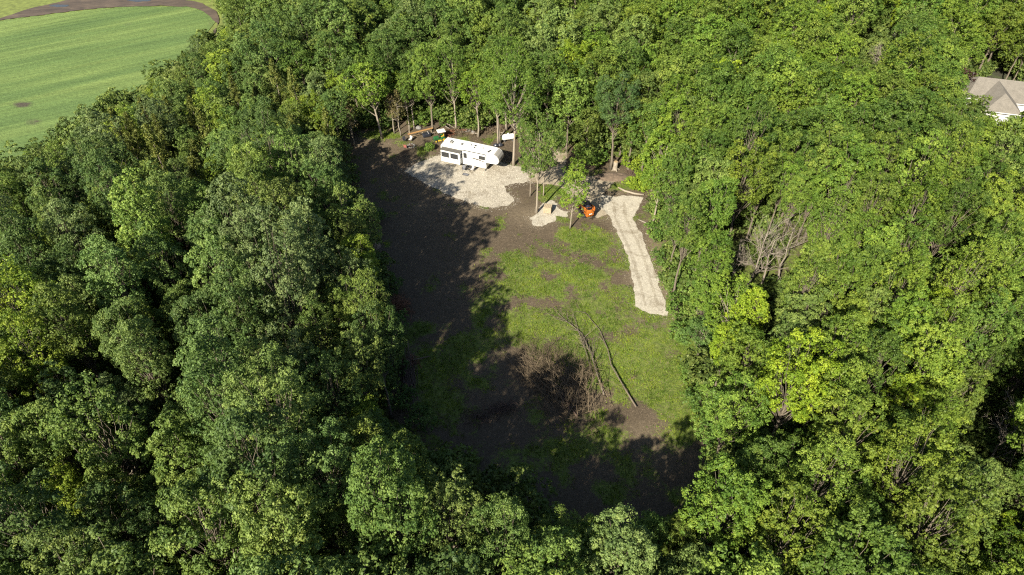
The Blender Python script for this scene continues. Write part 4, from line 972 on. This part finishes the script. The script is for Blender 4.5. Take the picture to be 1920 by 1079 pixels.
# ------------------------------------------------------------------ brush piles, logs, stump, mounds
def brush(name, label, pts, n, Lr_, hz, rad, mat, seed, cat='brush pile', align=None, spread=.9, logs=0, logmat=None):
    r = np.random.default_rng(seed); c = np.mean([[q.x, q.y] for q in pts], 0)
    t = thing(name, label, cat, (c[0], c[1], gz(*c))); mb = MB()
    for i in range(n):
        u = r.uniform(0, len(pts) - 1); k = min(int(u), len(pts) - 2); q = pts[k].lerp(pts[k + 1], u - k)
        a = (r.uniform(0, 6.28) if align is None else align + r.normal(0, spread)); L = r.uniform(*Lr_)
        d = unit(np.array([math.cos(a), math.sin(a), r.normal(.08, .28)]))
        wv = hz[1]; o = np.array([q.x - c[0] + r.normal(0, wv * .45), q.y - c[1] + r.normal(0, wv * .45), 0])
        zz = hz[0] * r.uniform(0, 1) ** 1.3 * math.exp(-((o[0] - (q.x - c[0])) ** 2 + (o[1] - (q.y - c[1])) ** 2) / (wv ** 2)) + .05
        p0 = o + np.array([0, 0, zz]) - d * L / 2; p1 = p0 + d * L; m = (p0 + p1) / 2 + r.normal(0, .10 * L ** .5, 3); rr = r.uniform(*rad)
        for q_ in (p0, m, p1): q_[2] = max(q_[2], .03)
        mb.tube([p0, m, p1], [rr, rr * .8, rr * .3], 3 if rr < .035 else 5, cap=False)
        for b2 in range(2):
            e = m + (p1 - m) * r.uniform(0, .8); e2 = e + (unit(d + r.normal(0, .5, 3))) * L * .28; e2[2] = max(e2[2], .03)
            mb.tube([e, e2], [rr * .5, rr * .15], 3, cap=False)
    o = put('branches', mb.mesh('branches', mat, fix=False), t); o['kind'] = 'stuff'
    for i in range(logs):
        a = (r.uniform(0, 6.28) if align is None else align + r.normal(0, .25)); L = r.uniform(1.5, 3.2); u = r.uniform(0, len(pts) - 1); k = min(int(u), len(pts) - 2)
        q = pts[k].lerp(pts[k + 1], u - k); p0 = np.array([q.x - c[0], q.y - c[1], r.uniform(.1, .6)]) + r.normal(0, .5, 3) * (1, 1, .1); d = np.array([math.cos(a), math.sin(a), r.normal(0, .1)])
        p1 = p0 + d * L; p1[2] = max(p1[2], .1); MB().tube([p0, (p0 + p1) / 2 + r.normal(0, .06, 3), p1], [.13, .11, .08], 7).build('log', logmat or mat, t, smooth=False)
    return t
P2 = lambda L: [G(x, y) for x, y in L]
def brush_fan(label, butt, tips, n, mat, seed, hmax=2.0, rad=(.02, .05), jit=1.3, tw=6):
    r = np.random.default_rng(seed); c = G(*butt); t = thing('brush_pile', label, 'brush pile', (c.x, c.y, gz(c.x, c.y))); mb = MB(); tp = P2(tips)
    for i in range(n):
        u = r.uniform(0, len(tp) - 1); k = min(int(u), len(tp) - 2); e = tp[k].lerp(tp[k + 1], u - k)
        p0 = np.array([r.normal(0, jit), r.normal(0, jit), r.uniform(.05, hmax * .5)]); p3 = np.array([e.x - c.x, e.y - c.y, r.uniform(.1, hmax)]) + r.normal(0, .7, 3) * (1, 1, .3)
        if r.random() < .35: p3 = p0 + np.array([r.normal(0, 1.7), r.normal(.4, 1.7), r.uniform(-.2, .9)])
        f = r.uniform(.0, .55); p0 = p0 * (1 - f) + p3 * f; p3 = p0 + (p3 - p0) * r.uniform(.45, 1.0); L = np.linalg.norm(p3 - p0)
        m1 = p0 * .65 + p3 * .35 + r.normal(0, .2 * L ** .5, 3) + np.array([0, 0, .15 * L * r.random()]); m2 = p0 * .3 + p3 * .7 + r.normal(0, .22 * L ** .5, 3) + np.array([0, 0, .1 * L * r.random()])
        for q in (p0, m1, m2, p3): q[2] = max(q[2], .05)
        rr = r.uniform(*rad); mb.tube([p0, m1, m2, p3], [rr, rr * .8, rr * .5, rr * .2], 4, cap=False); d = unit(p3 - p0)
        for j in range(tw):
            a = m1 + (p3 - m1) * r.uniform(0, 1); b = a + unit(d + r.normal(0, .55, 3)) * r.uniform(.4, 1.3); b[2] = max(b[2], .04)
            mb.tube([a, (a + b) / 2 + r.normal(0, .05, 3), b], [rr * .4, rr * .28, .004], 3, cap=False)
    o = put('branches', mb.mesh('branches', mat, fix=False), t); o['kind'] = 'stuff'; return t
t = brush_fan('big brown brush pile half in shadow in the middle of the clearing', (1072, 765), [(955, 690), (1000, 668), (1060, 665), (1125, 690)], 300, M['brush'], 1, 1.5, (.015, .06), 1.9)
r = np.random.default_rng(5)
for i in range(6):
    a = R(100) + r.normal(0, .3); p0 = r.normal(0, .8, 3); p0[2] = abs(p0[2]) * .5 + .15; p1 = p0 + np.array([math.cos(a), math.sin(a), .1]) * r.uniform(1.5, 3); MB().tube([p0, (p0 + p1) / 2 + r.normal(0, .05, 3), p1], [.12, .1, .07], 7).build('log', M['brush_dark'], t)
brush_fan('pale twiggy end of felled crowns above the big brush pile', (1020, 712), [(945, 662), (985, 640), (1030, 650), (1075, 662)], 130, M['brush'], 2, 1.0, (.012, .035), 1.4, 7)
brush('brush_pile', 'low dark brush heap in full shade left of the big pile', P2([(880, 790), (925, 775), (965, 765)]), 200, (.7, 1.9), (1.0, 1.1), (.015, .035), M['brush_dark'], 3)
brush('brush_pile', 'reddish brown heap of dead leaves and branches at the left edge', P2([(730, 585), (750, 575), (765, 590)]), 230, (.6, 1.7), (2.2, 1.5), (.015, .04), M['brush_red'], 4)
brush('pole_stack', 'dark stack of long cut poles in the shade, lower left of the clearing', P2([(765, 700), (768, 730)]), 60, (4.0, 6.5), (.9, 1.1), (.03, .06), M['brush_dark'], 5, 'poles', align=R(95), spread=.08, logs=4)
brush('brush_pile', 'rusty brown log ends at the top of the shaded pole stack', P2([(755, 680), (780, 682)]), 70, (.8, 1.8), (.8, .7), (.02, .05), M['brush_red'], 6, logs=4, logmat=M['brush'])
brush('brush_row', 'long row of brown brush and debris behind the trailer', P2([(820, 253), (860, 251), (900, 250), (945, 248)]), 420, (.6, 1.9), (1.0, .9), (.02, .05), M['brush'], 7, logs=8, logmat=M['bark_dead'])
brush('brush_pile', 'tangle of red-brown branches right of the green tractor', P2([(835, 257), (850, 254)]), 90, (.6, 1.8), (1.1, .6), (.02, .05), M['brush_red'], 8, logs=3)
brush('brush_pile', 'dark brown brush beyond the planting bed right of the stump', P2([(1180, 328), (1205, 336)]), 110, (.7, 1.9), (.9, .8), (.02, .045), M['brush_dark'], 9)
brush('brush_pile', 'small grey stick heap at the foot of the trees right of the clearing', P2([(1325, 680), (1340, 700)]), 100, (.8, 2.0), (.6, .9), (.015, .04), M['bark_dead'], 10)
brush('brush_pile', 'scatter of grey sticks and chips beside the upper drive', P2([(1222, 428), (1240, 440)]), 70, (.4, 1.2), (.4, .8), (.02, .05), M['bark_dead'], 11, logs=3)

def fallen(label, pts, r0, seed, mat, nb=16):
    r = np.random.default_rng(seed); q = P2(pts); c = q[0]; t = thing('fallen_tree', label, 'log', (c.x, c.y, gz(c.x, c.y)), 0, 'felled bare trees')
    L = np.array([[v.x - c.x, v.y - c.y, .28 + .15 * math.sin(i)] for i, v in enumerate(q)]); n = len(L)
    rr = r0 * np.linspace(1, .3, n); MB().tube(L, rr, 8).build('trunk', mat, t, smooth=True); mb = MB()
    for i in range(nb):
        u = r.uniform(.35, 1) * (n - 1); k = min(int(u), n - 2); p = L[k] + (L[k + 1] - L[k]) * (u - k); d = unit(L[k + 1] - L[k])
        d2 = unit(d + r.normal(0, .45, 3) * (1, 1, .5)); le = r.uniform(1.2, 3.4) * (1.2 - u / n * .5); m = p + d2 * le * .5 + r.normal(0, .1, 3); e = p + d2 * le + r.normal(0, .15, 3)
        for z_ in (m, e): z_[2] = max(z_[2], .08)
        mb.tube([p, m, e], [r0 * .35, r0 * .22, r0 * .06], 4, cap=False)
        for j in range(3): f = m + (e - m) * r.uniform(0, 1); g_ = f + unit(d2 + r.normal(0, .6, 3)) * le * .35; g_[2] = max(g_[2], .06); mb.tube([f, g_], [r0 * .14, r0 * .04], 3, cap=False)
    o = put('branches', mb.mesh('branches', mat, fix=False), t); o['kind'] = 'stuff'
fallen('long bare felled trunk lying at the right of the brush pile', [(1192, 768), (1168, 730), (1145, 690), (1139, 660), (1124, 622), (1096, 588)], .10, 1, M['log'], 8)
fallen('felled tree with pale forked branches lying over the brush pile', [(1132, 745), (1118, 705), (1108, 668), (1090, 630), (1055, 600)], .11, 2, M['log'], 26)
fallen('thin felled tree left of the forked one on the grass', [(1112, 715), (1098, 665), (1085, 630), (1075, 595)], .07, 3, M['log'], 20)
fallen('slim broken pole sticking out left of the brush pile', [(972, 702), (955, 680), (942, 665)], .06, 4, M['log'], 5)

p = G(1153, 320); t = thing('tree_stump', 'tall pale tree stump at the foot of the forked tree', 'stump', (p.x, p.y, gz(p.x, p.y)))
MB().lathe([(.0, 0), (.52, 0), (.42, .25), (.37, .8), (.36, 1.55), (.0, 1.6)], (0, 0, 0), 14).build('trunk', M['bark_pale'], t, smooth=True); MB().lathe([(0, 0), (.33, 0), (.32, .03), (0, .035)], (0, 0, 1.585), 14).build('cut_face', M['cutwood'], t)
for k in range(5): MB().tube([(.3 * math.cos(k * 1.26), .3 * math.sin(k * 1.26), .25), (.8 * math.cos(k * 1.26), .8 * math.sin(k * 1.26), .0)], [.14, .05], 6).build('root', M['bark_pale'], t)
q = P2([(1160, 355), (1172, 361), (1190, 366), (1207, 368)]); c = q[0]; t = thing('edging_log', 'long pale log edging the front of the bright green planting bed', 'log', (c.x, c.y, gz(c.x, c.y)))
MB().tube([(v.x - c.x, v.y - c.y, .15) for v in q], [.15, .17, .16, .14], 8).build('trunk', M['bark_pale'], t, smooth=True); MB().tube([(-.06, .05, .15), (.0, .0, .15)], .155, 8).build('cut_face', M['cutwood'], t)
def mound(label, px, py, rx, ry, h, mat, seed, name='soil_mound'):
    p = G(px, py); n = 26; X, Y = np.meshgrid(np.linspace(-1, 1, n), np.linspace(-1, 1, n), indexing='ij'); rr = np.hypot(X, Y)
    Z = h * np.clip(1 - rr ** 2, 0, 1) ** 1.2 * (.6 + .8 * fbm(X * 3 + seed, Y * 3, 1.0, 4)) - .05 - .15 * (rr > .98)
    v = np.stack([X * rx, Y * ry, Z], -1).reshape(-1, 3); ii = np.arange(n * n).reshape(n, n); f = np.stack([ii[:-1, :-1], ii[1:, :-1], ii[1:, 1:], ii[:-1, 1:]], -1).reshape(-1, 4)
    ok = rr.reshape(-1)[f].max(1) < 1.12
    mb = MB().add(v, f[ok]); return tag(mb.build(name, mat, None, (p.x, p.y, gz(p.x, p.y)), smooth=True, fix=False), label, 'soil mound')
M['mound'] = plain('mound_soil', (.10, .072, .05), .95, var=.4, scale=2.5); M['mound_pale'] = plain('mound_pale', (.17, .12, .085), .95, var=.35, scale=3)
mound('brown earth bank in front of the forked tree and stump', 1150, 333, 3.6, 1.5, .6, M['mound'], 1)
mound('small rounded dirt mound at the left edge of the clearing', 697, 464, 1.5, 1.1, .9, M['mound_pale'], 2)

# ------------------------------------------------------------------ house
M['roof'] = None
def mat_roof():
    m, nt, bs = newmat('shingle_roof'); co = objco(nt)
    b = N(nt, 'TexBrick'); b.inputs['Scale'].default_value = 3.2; b.inputs['Mortar Size'].default_value = .012
    for i, c in ((1, (.165, .148, .124)), (2, (.14, .126, .106)), (3, (.09, .08, .068))): b.inputs[i].default_value = (*c, 1)
    nt.links.new(co, b.inputs['Vector']); n = noise(nt, 1.2, 5, .65, 0, co); r = ramp(nt, n.outputs[0], [(.3, (.85, .85, .85)), (.7, (1.15, 1.15, 1.15))])
    nt.links.new(mixc(nt, 1., b.outputs[0], r.outputs[0], 'MULTIPLY'), bs.inputs['Base Color']); bs.inputs['Roughness'].default_value = .9; bump(nt, bs, b.outputs[1], .4, .02); return m
M['roof'] = mat_roof(); M['siding'] = plain('white_siding', (.50, .49, .47), .6, var=.05); M['house_glass'] = plain('house_glass', (.05, .06, .07), .08)
hN = G(1812, 183, 3.0); t = thing('house', 'beige shingle hip roofed house with white walls half hidden by trees', 'house', (hN.x, hN.y, 0), R(-16))
Lh, Dh = 24.0, 8.2
wl = MB().box((Lh / 2, Dh / 2, 1.45), (Lh - .8, Dh - .8, 2.9)).build('wall', M['siding'], t)
MB().box((5.4, -1.6, 1.4), (5.6, 5.0, 2.8)).build('wing_wall', M['siding'], t)
def hip(mb, x0, x1, y0, y1, z0, h, hx, th=.12, axis='x'):
    ym = (y0 + y1) / 2; xm = (x0 + x1) / 2
    if axis == 'x': rA, rB = (x0 + hx, ym), (x1 - hx, ym)
    else: rA, rB = (xm, y0 + hx), (xm, y1)
    v = [(x0, y0, z0), (x1, y0, z0), (x1, y1, z0), (x0, y1, z0), (*rA, z0 + h), (*rB, z0 + h)]; v += [(a, b, c - th) for a, b, c in v]
    if axis == 'x': f = [(0, 1, 5, 4), (1, 2, 5), (2, 3, 4, 5), (3, 0, 4)]
    else: f = [(0, 1, 4), (1, 2, 5, 4), (2, 3, 5), (3, 0, 4, 5)]
    f2 = [tuple(i + 6 for i in reversed(q)) for q in f]; sd = [(i, (i + 1) % 4, (i + 1) % 4 + 6, i + 6) for i in range(4)]
    return mb.add(v, f + f2 + [tuple(reversed(q)) for q in sd])
rf = hip(MB(), 0, Lh, 0, Dh, 3.0, 2.5, 1.9).build('roof', M['roof'], t, fix=True)
hip(MB(), 2.3, 8.5, -4.6, 4.0, 2.98, 2.35, 3.0, axis='y').build('wing_roof', M['roof'], t)
for (c, d) in (((Lh / 2, -.04, 2.86), (Lh, .1, .16)), ((-.04, Dh / 2, 2.86), (.1, Dh, .16)), ((2.26, -2.3, 2.85), (.1, 4.6, .16)), ((5.4, -4.64, 2.85), (6.2, .1, .16))): MB().box(c, d).build('gutter', M['siding'], t)
for y in (2.0, 5.8):
    wf = MB().box((.39, y, 1.7), (.06, 1.2, 1.2)).build('window', M['siding'], t); MB().box((.355, y, 1.7), (.03, 1.0, 1.0)).build('pane', M['house_glass'], wf)
MB().tube([(1.5, Dh - 2, 4.2), (1.5, Dh - 2, 5.3)], .12, 8).build('vent_pipe', M['steel'], rf)
